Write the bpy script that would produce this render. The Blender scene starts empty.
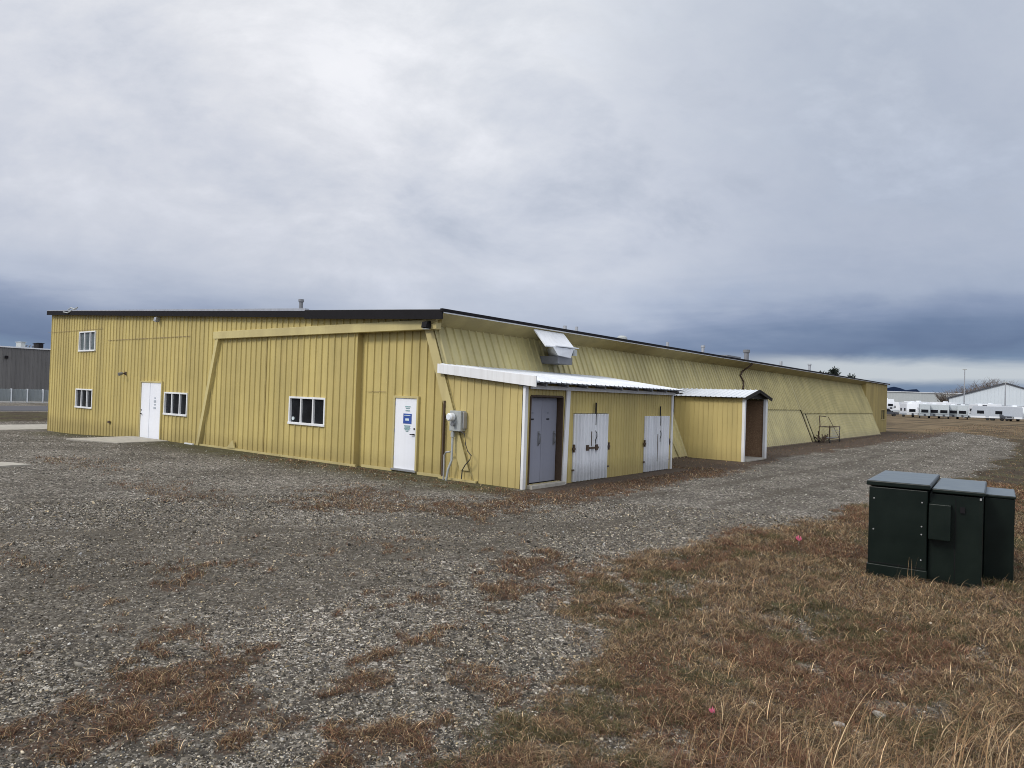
import bpy, bmesh, math, random
import numpy as np
from mathutils import Vector, Matrix
R = math.radians
rng = np.random.default_rng(7)
random.seed(11)
S = bpy.context.scene
COL = S.collection

# ------------------------------------------------------------------ camera
F_PX = 700.0
CAM = Vector((0, 0, 2.2))
up = Vector((.033, -1, 11 / F_PX)).normalized()
yv = Vector((551, 29.2, F_PX)).normalized()
yv = (yv - up * yv.dot(up)).normalized()
xv = yv.cross(up)
# rows of world<-view ; view axes: x right, y down, z forward
W = Matrix((xv, yv, up))
right = W @ Vector((1, 0, 0)); upv = W @ Vector((0, -1, 0)); back = W @ Vector((0, 0, -1))
cam = bpy.data.cameras.new('camera'); camo = bpy.data.objects.new('camera', cam); COL.objects.link(camo)
m = Matrix((right, upv, back)).transposed().to_4x4(); m.translation = CAM
camo.matrix_world = m
cam.sensor_width = 36; cam.lens = F_PX / 1024 * 36; cam.clip_end = 20000; cam.clip_start = .05
S.camera = camo
FW = Vector((-.6190, .7854)); RT = Vector((.7854, .6190))
def site(f, l, z=0.0):
    """a place f metres ahead of the yard's corner and l metres to the side"""
    p = FW * f + RT * l
    return Vector((p.x, p.y, z))

# ------------------------------------------------------------------ node helpers
def mat(name):
    m = bpy.data.materials.new(name); m.use_nodes = True
    nt = m.node_tree; b = nt.nodes['Principled BSDF']
    return m, nt, b
def N(nt, t, **k):
    n = nt.nodes.new(t)
    for a, v in k.items():
        if a.startswith('i_'):
            key = a[2:]
            n.inputs[int(key) if key.isdigit() else key].default_value = v
        else: setattr(n, a, v)
    return n
def L(nt, a, b): nt.links.new(a, b)
def ramp(nt, stops, fac, interp='LINEAR'):
    n = nt.nodes.new('ShaderNodeValToRGB'); cr = n.color_ramp; cr.interpolation = interp
    while len(cr.elements) < len(stops): cr.elements.new(.5)
    for e, (p, c) in zip(cr.elements, stops):
        e.position = p; e.color = (*c, 1) if len(c) == 3 else c
    L(nt, fac, n.inputs[0]); return n.outputs[0]
def math_(nt, op, a, b=None, c=None, clamp=False):
    n = nt.nodes.new('ShaderNodeMath'); n.operation = op; n.use_clamp = clamp
    for i, v in enumerate((a, b, c)):
        if v is None: continue
        if isinstance(v, (int, float)): n.inputs[i].default_value = v
        else: L(nt, v, n.inputs[i])
    return n.outputs[0]
def mixc(nt, fac, a, b, mode='MIX'):
    n = nt.nodes.new('ShaderNodeMix'); n.data_type = 'RGBA'; n.blend_type = mode
    for i, v in ((0, fac), (6, a), (7, b)):
        if isinstance(v, (int, float)): n.inputs[i].default_value = v
        elif isinstance(v, tuple): n.inputs[i].default_value = (*v, 1) if len(v) == 3 else v
        else: L(nt, v, n.inputs[i])
    return n.outputs[2]
def coords(nt, kind='Object', scale=(1, 1, 1)):
    t = nt.nodes.new('ShaderNodeTexCoord'); mp = nt.nodes.new('ShaderNodeMapping')
    mp.inputs['Scale'].default_value = scale; L(nt, t.outputs[kind], mp.inputs[0]); return mp.outputs[0]
def noise(nt, vec, scale, detail=4, rough=.6, dist=0):
    n = N(nt, 'ShaderNodeTexNoise'); n.inputs['Scale'].default_value = scale
    n.inputs['Detail'].default_value = detail; n.inputs['Roughness'].default_value = rough
    n.inputs['Distortion'].default_value = dist; L(nt, vec, n.inputs['Vector']); return n.outputs['Fac']
def bump(nt, b, h, strength, dist):
    n = N(nt, 'ShaderNodeBump'); n.inputs['Strength'].default_value = strength; n.inputs['Distance'].default_value = dist
    L(nt, h, n.inputs['Height']); L(nt, n.outputs[0], b.inputs['Normal'])

def paint(name, c, rough=.45, var=.12, dirt=.35, dirtc=(.16, .13, .08), metallic=0, spec=.5, wav=.15, sc=(9, 9, .35)):
    """painted sheet metal: slight fading, vertical streaks, oil-canning, grime close to the ground"""
    m, nt, b = mat(name)
    v = coords(nt)
    n1 = noise(nt, v, .55, 5); n2 = noise(nt, coords(nt, scale=sc), 1.0, 4); n3 = noise(nt, v, 14, 3)
    dark = tuple(x * (1 - var) for x in c); lite = tuple(min(1, x * (1 + var)) for x in c)
    col = ramp(nt, [(.3, dark), (.7, lite)], n1)
    nb_ = noise(nt, coords(nt, scale=(1.25, 1.25, .05)), 1.0, 1)
    col = mixc(nt, .5, col, ramp(nt, [(.38, (.40, .40, .40)), (.5, (.5, .5, .5)), (.62, (.58, .58, .57))], nb_), 'OVERLAY')
    st = ramp(nt, [(.48, (0, 0, 0)), (.85, (1, 1, 1))], n2)
    col = mixc(nt, math_(nt, 'MULTIPLY', st, dirt), col, dirtc)
    sx = N(nt, 'ShaderNodeSeparateXYZ'); L(nt, N(nt, 'ShaderNodeNewGeometry').outputs['Position'], sx.inputs[0])
    low = math_(nt, 'SUBTRACT', 1, math_(nt, 'MULTIPLY', math_(nt, 'ADD', sx.outputs[2], math_(nt, 'MULTIPLY', n3, -.35)), 2.6), clamp=True)
    col = mixc(nt, math_(nt, 'MULTIPLY', low, dirt * 1.1), col, dirtc)
    L(nt, col, b.inputs['Base Color'])
    b.inputs['Metallic'].default_value = metallic; b.inputs['Specular IOR Level'].default_value = spec
    L(nt, math_(nt, 'ADD', math_(nt, 'MULTIPLY', n3, .25), rough - .1), b.inputs['Roughness'])
    bump(nt, b, noise(nt, v, 2.3, 2), wav, .03)
    return m
def plain(name, c, rough=.6, metallic=0, var=.15, scale=6, spec=.5):
    m, nt, b = mat(name)
    n1 = noise(nt, coords(nt), scale, 5)
    L(nt, ramp(nt, [(.3, tuple(x * (1 - var) for x in c)), (.7, tuple(min(1, x * (1 + var)) for x in c))], n1), b.inputs['Base Color'])
    b.inputs['Roughness'].default_value = rough; b.inputs['Metallic'].default_value = metallic
    b.inputs['Specular IOR Level'].default_value = spec
    return m

YEL = (.50, .405, .155)
M = {}
M['yellow'] = paint('yellow_siding', YEL, .5, .09, .34, (.2, .15, .06))
M['yellow2'] = paint('yellow_siding_lean_to', (.50, .405, .165), .5, .07, .2, (.2, .15, .06))
M['slant'] = paint('yellow_siding_faded', (.46, .405, .20), .5, .13, .35, (.27, .23, .14))
M['yellow_trim'] = paint('yellow_trim', (.52, .44, .205), .5, .06, .18, (.2, .16, .08))
M['soffit'] = paint('yellow_soffit', (.33, .275, .13), .6, .06, .2)  # yellow darkened to hold the shade of the downward-facing eave band
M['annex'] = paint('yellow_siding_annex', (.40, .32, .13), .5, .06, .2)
M['white'] = paint('white_metal', (.74, .76, .80), .42, .04, .22, (.34, .32, .28))
M['white_roof'] = paint('white_roof_sheet', (.60, .63, .68), .4, .06, .3, (.30, .29, .27))
M['white_ribbed'] = paint('white_ribbed_sheet', (.74, .76, .80), .42, .05, .5, (.26, .26, .26), sc=(.5, 20, .08))
M['white_wood'] = paint('white_painted_wood', (.74, .75, .77), .6, .05, .35, (.32, .29, .24))
M['whitedoor'] = paint('white_door', (.80, .82, .88), .45, .03, .12, (.42, .42, .42), wav=.04)
M['lilac'] = paint('grey_lilac_door', (.25, .26, .32), .5, .06, .2, (.16, .15, .15), wav=.05)
M['black'] = plain('black_trim', (.009, .008, .010), .75, spec=.2)
M['rooftop'] = paint('roof_sheet', (.30, .31, .33), .5, .1, .3, (.2, .18, .15))
M['greytrim'] = plain('pale_grey_coping', (.33, .35, .40), .5)
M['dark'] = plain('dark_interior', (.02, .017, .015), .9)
M['wood'] = plain('weathered_wood', (.22, .16, .10), .8, scale=14)
M['concrete'] = plain('concrete', (.34, .32, .28), .9, scale=5, var=.2)
M['steel'] = plain('galvanised_steel', (.42, .43, .45), .4, .6)
M['greypaint'] = plain('grey_metal', (.16, .165, .18), .5)
M['lightgrey'] = plain('light_grey_box', (.36, .38, .38), .5)
M['pipe'] = plain('grey_conduit', (.34, .34, .34), .5, .2)
M['cable'] = plain('black_cable', (.03, .03, .03), .6)
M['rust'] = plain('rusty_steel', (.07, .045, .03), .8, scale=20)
M['blue'] = plain('blue_sticker', (.03, .08, .33), .5)
M['ink'] = plain('faded_ink', (.22, .35, .36), .6)
M['paper'] = plain('pale_paper', (.62, .72, .74), .7)
M['pink'] = plain('pink_ribbon', (.75, .16, .28), .6)
M['rvwhite'] = plain('white_gelcoat', (.72, .75, .80), .35, var=.05)
M['rvgrey'] = plain('pale_grey_gelcoat', (.42, .46, .52), .4, var=.08)
M['rvmid'] = plain('grey_white_gelcoat', (.36, .40, .43), .4, var=.1)
M['rvdark'] = plain('charcoal_stripe', (.05, .055, .07), .5)
M['tyre'] = plain('tyre_rubber', (.02, .02, .02), .85)
M['greyside'] = paint('grey_siding', (.15, .145, .145), .55, .06, .1, (.08, .08, .08))
M['bluewhite'] = plain('pale_blue_siding', (.56, .62, .68), .5, var=.03, scale=.3)
M['whside'] = plain('pale_warehouse_siding', (.46, .49, .50), .55, var=.05, scale=.3)
M['fencepanel'] = paint('pale_fence_sheet', (.24, .27, .29), .6, .15, .15)
M['asphalt'] = plain('asphalt', (.055, .055, .065), .85, scale=3)
M['hill'] = plain('haze_blue_forest_hill', (.018, .032, .075), 1, scale=.004, spec=0)  # forest shifted to blue, distance haze put into the colour
M['bark'] = plain('bare_branches', (.12, .095, .08), .9)
M['needles'] = plain('evergreen_needles', (.015, .024, .016), .85, var=.5, scale=2)

def glassm(name, c=(.012, .014, .018), r=.08):
    m, nt, b = mat(name)
    n1 = noise(nt, coords(nt), 1.7, 3)
    L(nt, ramp(nt, [(.35, c), (.75, tuple(x * 2.2 for x in c))], n1), b.inputs['Base Color'])
    b.inputs['Roughness'].default_value = r; b.inputs['Specular IOR Level'].default_value = .22
    bump(nt, b, n1, .2, .02)
    return m
M['glass'] = glassm('window_glass', (.007, .008, .010), .1)
M['glassblind'] = glassm('window_glass_with_blind', (.07, .085, .09), .3)

# green transformer paint, lid tops paled by painted sky reflection and dust
m, nt, b = mat('dark_green_enamel')
n1 = noise(nt, coords(nt), 3, 6); n2 = noise(nt, coords(nt), 40, 3)
L(nt, ramp(nt, [(.3, (.004, .008, .0065)), (.75, (.0075, .013, .010))], n1), b.inputs['Base Color'])
L(nt, math_(nt, 'ADD', math_(nt, 'MULTIPLY', n1, .2), .22), b.inputs['Roughness'])
b.inputs['Specular IOR Level'].default_value = .3
bump(nt, b, n2, .08, .004); M['green'] = m
m, nt, b = mat('dusty_sky_sheen_lid')
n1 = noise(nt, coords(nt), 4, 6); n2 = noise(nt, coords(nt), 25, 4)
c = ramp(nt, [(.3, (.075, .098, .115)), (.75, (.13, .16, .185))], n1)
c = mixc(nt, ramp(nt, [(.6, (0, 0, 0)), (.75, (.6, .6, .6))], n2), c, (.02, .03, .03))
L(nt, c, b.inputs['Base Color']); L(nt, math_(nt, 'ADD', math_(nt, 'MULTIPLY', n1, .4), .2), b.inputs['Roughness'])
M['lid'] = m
# oriented-strand board inside the porch
m, nt, b = mat('strand_board')
vo = N(nt, 'ShaderNodeTexVoronoi'); vo.inputs['Scale'].default_value = 42; L(nt, coords(nt, scale=(1, 1, 2.2)), vo.inputs['Vector'])
hs = N(nt, 'ShaderNodeSeparateColor'); L(nt, vo.outputs['Color'], hs.inputs[0])
L(nt, ramp(nt, [(0, (.13, .075, .045)), (.6, (.22, .135, .08)), (1, (.33, .22, .13))], hs.outputs[0]), b.inputs['Base Color'])
b.inputs['Roughness'].default_value = .8; M['osb'] = m

# ------------------------------------------------------------------ mesh builder
class MB:
    def __init__(s): s.v = []; s.f = []
    def quad(s, *p):
        n = len(s.v); s.v += [tuple(q) for q in p]; s.f.append(tuple(range(n, n + len(p)))); return s
    def hexa(s, c):   # 8 corners, bottom ring then top ring
        n = len(s.v); s.v += [tuple(q) for q in c]
        for f in ((0, 3, 2, 1), (4, 5, 6, 7), (0, 1, 5, 4), (1, 2, 6, 5), (2, 3, 7, 6), (3, 0, 4, 7)): s.f.append(tuple(n + i for i in f))
        return s
    def box(s, x0, x1, y0, y1, z0, z1, M_=None):
        c = [Vector(p) for p in ((x0, y0, z0), (x1, y0, z0), (x1, y1, z0), (x0, y1, z0), (x0, y0, z1), (x1, y0, z1), (x1, y1, z1), (x0, y1, z1))]
        if M_ is not None: c = [M_ @ p for p in c]
        return s.hexa(c)
    def bar(s, a, b, w, h=None, side=None):
        a = Vector(a); b = Vector(b); d = (b - a).normalized(); h = h or w
        u = Vector(side) if side is not None else (Vector((0, 0, 1)).cross(d) if abs(d.z) < .95 else Vector((1, 0, 0)))
        u = (u - d * u.dot(d)).normalized(); v = d.cross(u)
        u = u * w / 2; v = v * h / 2
        return s.hexa([a - u - v, a + u - v, a + u + v, a - u + v, b - u - v, b + u - v, b + u + v, b - u + v])
    def tube(s, pts, r, n=8):
        pts = [Vector(p) for p in pts]; rs = r if isinstance(r, (list, tuple)) else [r] * len(pts)
        base = len(s.v)
        for i, p in enumerate(pts):
            d = (pts[min(i + 1, len(pts) - 1)] - pts[max(i - 1, 0)]).normalized()
            u = d.orthogonal().normalized() if abs(d.z) > .95 else Vector((0, 0, 1)).cross(d).normalized()
            v = d.cross(u)
            for k in range(n):
                a = 2 * math.pi * k / n; s.v.append(tuple(p + (u * math.cos(a) + v * math.sin(a)) * rs[i]))
        for i in range(len(pts) - 1):
            for k in range(n):
                k2 = (k + 1) % n
                s.f.append((base + i * n + k, base + i * n + k2, base + (i + 1) * n + k2, base + (i + 1) * n + k))
        s.f.append(tuple(base + k for k in range(n))[::-1]); s.f.append(tuple(base + (len(pts) - 1) * n + k for k in range(n)))
        return s
    def prism(s, poly, d):   # closed polygon extruded along vector d
        n = len(s.v); k = len(poly); d = Vector(d)
        s.v += [tuple(p) for p in poly] + [tuple(Vector(p) + d) for p in poly]
        s.f.append(tuple(range(n, n + k))); s.f.append(tuple(range(n + 2 * k - 1, n + k - 1, -1)))
        for i in range(k):
            j = (i + 1) % k; s.f.append((n + i, n + k + i, n + k + j, n + j))
        return s
    def panel(s, O, U, V, Nn, width, vtop, vbot=None, spacing=.3, rh=.036, rw=.05, off=.1, holes=(), kinks=(), thick=.0, skew=None):
        """ribbed sheet: ribs run along V, spaced along U, standing out along Nn; holes are (u0,u1,v0,v1)"""
        O, U, V, Nn = map(Vector, (O, U, V, Nn))
        vt = vtop if callable(vtop) else (lambda u: vtop)
        vb = vbot if callable(vbot) else (lambda u: (vbot or 0))
        prof = [(0, 0)]
        u = off
        while u < width - .07:
            jit = 0
            prof += [(u, 0), (u + rw * .28, rh), (u + rw * .72, rh), (u + rw, 0)]
            u += spacing
        prof.append((width, 0))
        def depth(u):
            for (a, da), (b, db) in zip(prof, prof[1:]):
                if a - 1e-9 <= u <= b + 1e-9: return da if b - a < 1e-9 else da + (db - da) * (u - a) / (b - a)
            return 0
        us = sorted(set([round(p[0], 5) for p in prof] + [round(h[i], 5) for h in holes for i in (0, 1)] + [round(k, 5) for k in kinks if 0 < k < width]))
        for a, b in zip(us, us[1:]):
            mid = (a + b) / 2; rngs = [(0, 1)]
            hs = sorted((h[2], h[3]) for h in holes if h[0] - 1e-6 <= mid <= h[1] + 1e-6)
            segs = []; lo = None
            loA, loB = vb(a), vb(b)
            for h0, h1 in hs:
                if h0 > max(loA, loB) + 1e-4: segs.append((loA, loB, h0, h0))
                loA = loB = h1
            segs.append((loA, loB, vt(a), vt(b)))
            da, db = depth(a), depth(b)
            for p0, q0, p1, q1 in segs:
                if p1 <= p0 + 1e-4 and q1 <= q0 + 1e-4: continue
                p1 = max(p1, p0); q1 = max(q1, q0)
                s.quad(O + U * a + V * p0 + Nn * da, O + U * b + V * q0 + Nn * db, O + U * b + V * q1 + Nn * db, O + U * a + V * p1 + Nn * da)
        return s
    def build(s, name, material, parent=None, loc=None, bevel=0, smooth=False):
        me = bpy.data.meshes.new(name)
        o = bpy.data.objects.new(name, me); COL.objects.link(o)
        vs = s.v
        if parent is not None:
            o.parent = parent
            off = Vector(WORLD.get(parent.name, (0, 0, 0)))
            WORLD[o.name] = tuple(off)
            vs = [tuple(Vector(v) - off) for v in s.v]
        me.from_pydata(vs, [], s.f); me.update()
        if material: me.materials.append(M[material] if isinstance(material, str) else material)
        bm = bmesh.new(); bm.from_mesh(me); bmesh.ops.remove_doubles(bm, verts=bm.verts, dist=.0002)
        bmesh.ops.recalc_face_normals(bm, faces=bm.faces); bm.to_mesh(me); bm.free()
        if bevel:
            mo = o.modifiers.new('bevel', 'BEVEL'); mo.width = bevel; mo.segments = 2; mo.limit_method = 'ANGLE'
        if smooth:
            for p in me.polygons: p.use_smooth = True
        return o
def pieces(mb, name, material, parent):
    """every closed 8-corner block of the builder becomes an object of its own"""
    for k in range(0, len(mb.v), 8):
        q = MB(); q.hexa(mb.v[k:k + 8]); q.build(name, material, parent)
WORLD = {}
def tag(o, label=None, cat=None, group=None, kind=None):
    if label: o['label'] = label
    if cat: o['category'] = cat
    if group: o['group'] = group
    if kind: o['kind'] = kind
    return o
def thing(name, label, cat, loc=(0, 0, 0), group=None, rz=0):
    o = bpy.data.objects.new(name, None); COL.objects.link(o); o.location = loc; o.rotation_euler.z = rz
    o.empty_display_size = .3; WORLD[o.name] = tuple(loc) if rz == 0 else (0, 0, 0)
    return tag(o, label, cat, group)
def copy_tree(o, parent=None):
    c = o.copy(); COL.objects.link(c); c.parent = parent
    for ch in list(o.children): copy_tree(ch, c)
    return c
X, Y, Z = Vector((1, 0, 0)), Vector((0, 1, 0)), Vector((0, 0, 1))

# ================================================================== the long yellow building
def zr(x): return 4.33 + .045 * (-12.5 - x)          # roof plane
B = thing('storage_building', 'long low yellow metal building with slanted side walls and black roof edge', 'building', (-25, 13, 0))
XL, XE = -39.30, -12.4
YB = 70.9
# left full-height part of the end wall, running on as a strip above the tie beam
sl0, sl1 = -24.76, -23.66
def vb(u):
    x = XL + u
    if x < sl0: return -.35
    if x < sl1: return (x - sl0) / (sl1 - sl0) * 4.0
    return 4.0
W0 = (XL + 3.56, 3.55, 1.85, .93)
holes = [(3.55, 5.35, 3.56, 4.46), (3.42, 5.28, .98, 1.84), (11.98, 13.78, 1.02, 1.88), (10.02, 11.78, -.02, 2.25)]
p = MB().panel((XL, 13.0, 0), X, Z, -Y, 26.7, lambda u: zr(XL + u) - .12, vb, .305, kinks=(sl0 - XL, sl1 - XL), holes=holes)
p.quad((XL, 13, -.35), (XL, YB, -.35), (XL, YB, zr(XL) - .12), (XL, 13, zr(XL) - .12))
p.build('gable_wall', 'yellow', B)
# overlapping sheet edges (horizontal laps)
lp = MB()
lp.box(-32.6, -25.5, 12.965, 12.975, 3.985, 4.0); lp.box(-39.6, -33.2, 12.965, 12.975, 4.52, 4.53)
lp.box(-15.7, -14.9, 13.205, 13.215, 2.172, 2.18)
pieces(lp, 'sheet_lap', 'wood', B)
# inner bays of the end wall
def clipL(x): return min(3.86, max(0.001, (x - sl0) / (sl1 - sl0) * 4.0 - .02))
def clipR(x): return min(3.86, max(0.001, (-11.45 - x) / 1.56 * 3.94))
a0 = MB().panel((sl0, 13.10, 0), X, Z, -Y, 4.38, lambda u: clipL(sl0 + u), None, .305, kinks=(sl1 - sl0,))
a0.build('gable_wall', 'yellow', B)
MB().panel((-20.57, 13.07, 0), X, Z, -Y, 4.55, 3.86, None, .305, off=.14, holes=[(1.36, 3.2, 1.08, 1.93)]).build('gable_wall', 'yellow', B)
pieces(MB().box(-16.02, -15.99, 13.05, 13.29, 0, 3.86).box(-20.60, -20.575, 13.04, 13.12, 0, 3.86), 'corner_trim', 'annex', B)  # darker yellow stands in for the shaded side of the wall step
MB().panel((-16.0, 13.25, 0), X, Z, -Y, 3.48, lambda u: clipR(-16.0 + u), None, .305, off=.2, kinks=(3.08,),
           holes=[(1.49, 2.41, .07, 2.05)]).build('gable_wall', 'yellow', B)
# tie beam and slanted trims
MB().box(-23.8, -12.74, 12.93, 13.12, 3.84, 4.1).build('tie_beam', 'yellow_trim', B, bevel=.012)
def slant_trim(xb, xt, zt, w, y0, y1):
    mb = MB(); mb.hexa([(xb, y0, 0), (xb + w, y0, 0), (xb + w, y1, 0), (xb, y1, 0), (xt, y0, zt), (xt + w, y0, zt), (xt + w, y1, zt), (xt, y1, zt)]); return mb
slant_trim(sl0 - .02, sl1 - .02, 3.84, .17, 12.96, 13.11).build('slanted_trim', 'yellow_trim', B)
mb = MB(); zb = .28
def xs_(z): return -11.45 - 1.56 * z / 3.94
mb.hexa([(xs_(zb) - .3, 13.045, zb), (xs_(zb), 13.045, zb), (xs_(zb), 13.085, zb), (xs_(zb) - .3, 13.085, zb),
         (xs_(3.84) - .3, 13.045, 3.84), (xs_(3.84), 13.045, 3.84), (xs_(3.84), 13.085, 3.84), (xs_(3.84) - .3, 13.085, 3.84)])
mb.build('slanted_trim', 'yellow_trim', B)
MB().box(-24.7, -15.86, 13.0, 13.06, -.02, .06).box(-15.78, -14.5, 13.16, 13.22, -.02, .07).box(-13.5, -12.6, 13.16, 13.22, -.02, .07).box(-12.58, -11.3, 13.02, 13.1, 0.0, .05).build('base_trim', 'yellow_trim', B)

# roof
yr0, yr1 = 12.82, YB + .25
rf = MB(); ov = .12
rf.hexa([(XL - .06, yr0, zr(XL) - .08), (XE, yr0, zr(XE) - .08), (XE, yr1, zr(XE) - .08), (XL - .06, yr1, zr(XL) - .08),
         (XL - .06, yr0, zr(XL)), (XE, yr0, zr(XE)), (XE, yr1, zr(XE)), (XL - .06, yr1, zr(XL))])
roof = rf.build('roof', 'rooftop', B)
def sloped_bar(x0, x1, y0, y1, zt0, zt1, h0, h1=None):
    h1 = h1 or h0
    return [(x0, y0, zt0 - h0), (x1, y0, zt1 - h1), (x1, y1, zt1 - h1), (x0, y1, zt0 - h0), (x0, y0, zt0), (x1, y0, zt1), (x1, y1, zt1), (x0, y1, zt0)]
fa = MB()
fa.hexa(sloped_bar(XL - .06, -18.2, 12.79, 12.82, zr(XL) + .045, zr(-18.2) - .03, .2))
fa.hexa(sloped_bar(-18.2, XE, 12.77, 12.815, zr(-18.2) - .01, zr(XE) - .02, .26, .24))
fa.build('fascia', 'black', B)
MB().hexa(sloped_bar(XL - .05, -18.22, 12.80, 12.95, zr(XL) + .08, zr(-18.2) + .05, .05, .11)).build('roof_coping', 'greytrim', B)
ed = MB().box(XE - .05, XE + .03, 12.76, yr1, zr(XE) - .07, zr(XE) + .012)
ed.build('eave_flashing', 'black', B)
MB().box(XE - .02, XE + .012, 12.83, yr1, zr(XE) - .10, zr(XE) - .062).build('drip_edge', 'white', B)
# slanting soffit under the eave, slanted long wall
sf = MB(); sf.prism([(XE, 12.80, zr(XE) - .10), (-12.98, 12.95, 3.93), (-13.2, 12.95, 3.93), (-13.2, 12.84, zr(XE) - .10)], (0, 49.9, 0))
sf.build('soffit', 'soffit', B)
SV = Vector((-1.56, 0, 3.94)).normalized(); SN = Vector((3.94, 0, 1.56)).normalized()
def sp(y, z, d=0): return Vector((-11.45 - 1.56 * z / 3.94, y, z)) + SN * d
SL = 1 / SV.z
ux = lambda z: z * SL
s1 = MB()
s1.panel(sp(13.05, 0, .045), Y, SV, SN, 30.0, ux(3.97), lambda u: ux(1.87) if u > 8 else 0.0, .305, rh=.045, rw=.06, kinks=(8,))
s1.panel(sp(43.05, 0, .045), Y, SV, SN, 19.45, ux(3.97), lambda u: ux(1.66), .305, rh=.045, rw=.06)
s1.build('slanted_wall', 'slant', B)
s2 = MB(); s2.panel(sp(21, 0, -.01), Y, SV, SN, 22.05, ux(1.9), 0.0, .305, rh=.026, rw=.05).panel(sp(43.9, 0, -.01), Y, SV, SN, 18.6, ux(1.7), 0.0, .305, rh=.026, rw=.05)
s2.build('slanted_wall', 'slant', B)
s3 = MB(); s3.quad(sp(43.0, 0, -.06), sp(43.95, 0, -.06), sp(43.95, 1.9, -.06), sp(43.0, 1.9, -.06)); s3.build('gap_board', 'rust', B)
pieces(MB().bar(sp(43.47, 0.05, -.01), sp(43.47, 1.72, -.01), .34, .05, side=Y).bar(sp(24.95, .05, .03), sp(24.7, .9, .03), .06, .04, side=Y), 'batten', 'slant', B)
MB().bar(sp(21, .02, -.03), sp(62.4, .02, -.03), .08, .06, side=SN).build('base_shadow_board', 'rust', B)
# closing end of the slanted bay and the plain annex beyond
e_ = MB(); e_.prism([sp(62.5, 0), sp(62.5, 3.95), (-13.5, 62.5, 3.95), (-13.5, 62.5, 0)], (0, -.06, 0)); e_.build('bay_end', 'yellow_trim', B)
an = MB(); an.box(-13.6, -12.553, 62.3, 62.34, 0, 4.15); an.panel((-12.55, 62.3, 0), Y, Z, X, YB - 62.3, zr(XE) - .1, -.2, .305, holes=[(5.95, 7.6, 1.1, 2.0)])
an.quad((-12.55, YB, -.2), (XL, YB, -.35), (XL, YB, zr(XL) - .1), (-12.55, YB, zr(XE) - .1))
an.build('annex_wall', 'annex', B)

def window(x0, x1, z0, z1, y, parent, pane='glass', n=3, label=None, axis='x', fm='white_wood'):
    f = MB(); t = .06; d0, d1 = -.05, .10
    def bx(a0, a1, b0, b1, c0, c1):
        if axis == 'x': f.box(a0, a1, y + b0, y + b1, c0, c1)
        else: f.box(y - b1, y - b0, a0, a1, c0, c1)
    bx(x0, x0 + t, d0, d1, z0, z1); bx(x1 - t, x1, d0, d1, z0, z1)
    bx(x0 + t, x1 - t, d0 + .002, d1, z1 - t, z1); bx(x0 - .01, x1 + .01, d0 - .015, d1, z0 - .02, z0 + t - .01)
    for i in range(1, n):
        xm = x0 + (x1 - x0) * i / n; bx(xm - .028, xm + .028, d0 + .012, d1, z0 + t - .02, z1 - t)
    w = f.build('window', fm, parent, bevel=.006)
    if label: w['label'] = label
    for i in range(n):
        a = x0 + (x1 - x0) * i / n + .03; b_ = x0 + (x1 - x0) * (i + 1) / n - .03
        g = MB()
        if axis == 'x': g.box(a, b_, y + .03 - .012 * (i % 2), y + .045, z0 + t - .03, z1 - t + .02)
        else: g.box(y - .045, y - .03 + .012 * (i % 2), a, b_, z0 + t - .03, z1 - t + .02)
        g.build('pane', pane, w)
    return w
window(XL + 3.55, XL + 5.35, 3.56, 4.46, 13.0, B, 'glassblind', label='upper window with pale blinds behind its three panes')
window(XL + 3.42, XL + 5.28, .98, 1.84, 13.0, B)
window(XL + 11.98, XL + 13.78, 1.02, 1.88, 13.0, B)
window(-19.21, -17.37, 1.08, 1.93, 13.07, B, label='dark window with a round sticker low in its left pane')
w4 = window(62.3 + 5.95, 62.3 + 7.6, 1.1, 2.0, -12.55, B, n=2, axis='y', fm='annex')
# sticker
MB().tube([(-19.02, 13.07 - .01, 1.24), (-19.02, 13.07 + .02, 1.24)], .055, 14).build('window_sticker', 'paper', B)

def door(x0, x1, z0, z1, y, hs, parent, m_='whitedoor', label=None):
    d = MB().box(x0 + .03, x1 - .03, y - .02, y + .025, z0 + .02, z1 - .03).build('door', m_, parent, bevel=.006)
    if label: d['label'] = label
    fr = MB().box(x0 - .03, x0 + .03, y - .05, y + .08, z0, z1 + .03).box(x1 - .03, x1 + .03, y - .05, y + .08, z0, z1 + .03).box(x0 + .03, x1 - .03, y - .05, y + .08, z1 - .03, z1 + .03)
    fr.build('frame', 'yellow_trim', d)
    MB().box(x0 - .02, x1 + .02, y - .08, y + .06, z0 - .03, z0 + .018).build('threshold', 'steel', d)
    hx = x1 - .11 if hs > 0 else x0 + .11
    hm = MB().tube([(hx, y - .02, z0 + .98), (hx, y - .075, z0 + .98)], .02).tube([(hx, y - .075, z0 + .98), (hx - .11 * hs, y - .08, z0 + .975)], .013)
    hm.tube([(hx, y - .02, z0 + 1.13), (hx, y - .04, z0 + 1.13)], .024)
    hm.build('handle', 'black', d)
    for zz in (z0 + .25, z0 + 1.0, z0 + 1.75):
        xx = x0 + .02 if hs > 0 else x1 - .04
        MB().box(xx, xx + .02, y - .035, y - .02, zz, zz + .1).build('hinge', 'steel', d)
    return d
d1 = door(XL + 10.02, XL + 11.78, -.02, 2.25, 12.985, -1, B, label='wide white door with a small grey notice')
MB().box(-28.5, -28.493, 12.957, 12.966, .0, 2.2).build('door_seam', 'rvgrey', d1)
nt_ = MB()
for i, (w_, h_) in enumerate(((.05, .05), (.09, .09), (.07, .05), (.1, .07))):
    nt_.box(-28.05 - w_, -28.05 + w_, 12.955, 12.965, 1.62 - i * .13 - h_ / 2, 1.62 - i * .13 + h_ / 2)
nt_.build('notice', 'rvgrey', d1)
d2 = door(-14.51, -13.59, .07, 2.05, 13.23, 1, B, label='narrow white door with a blue notice')
yy = 13.2
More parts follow.
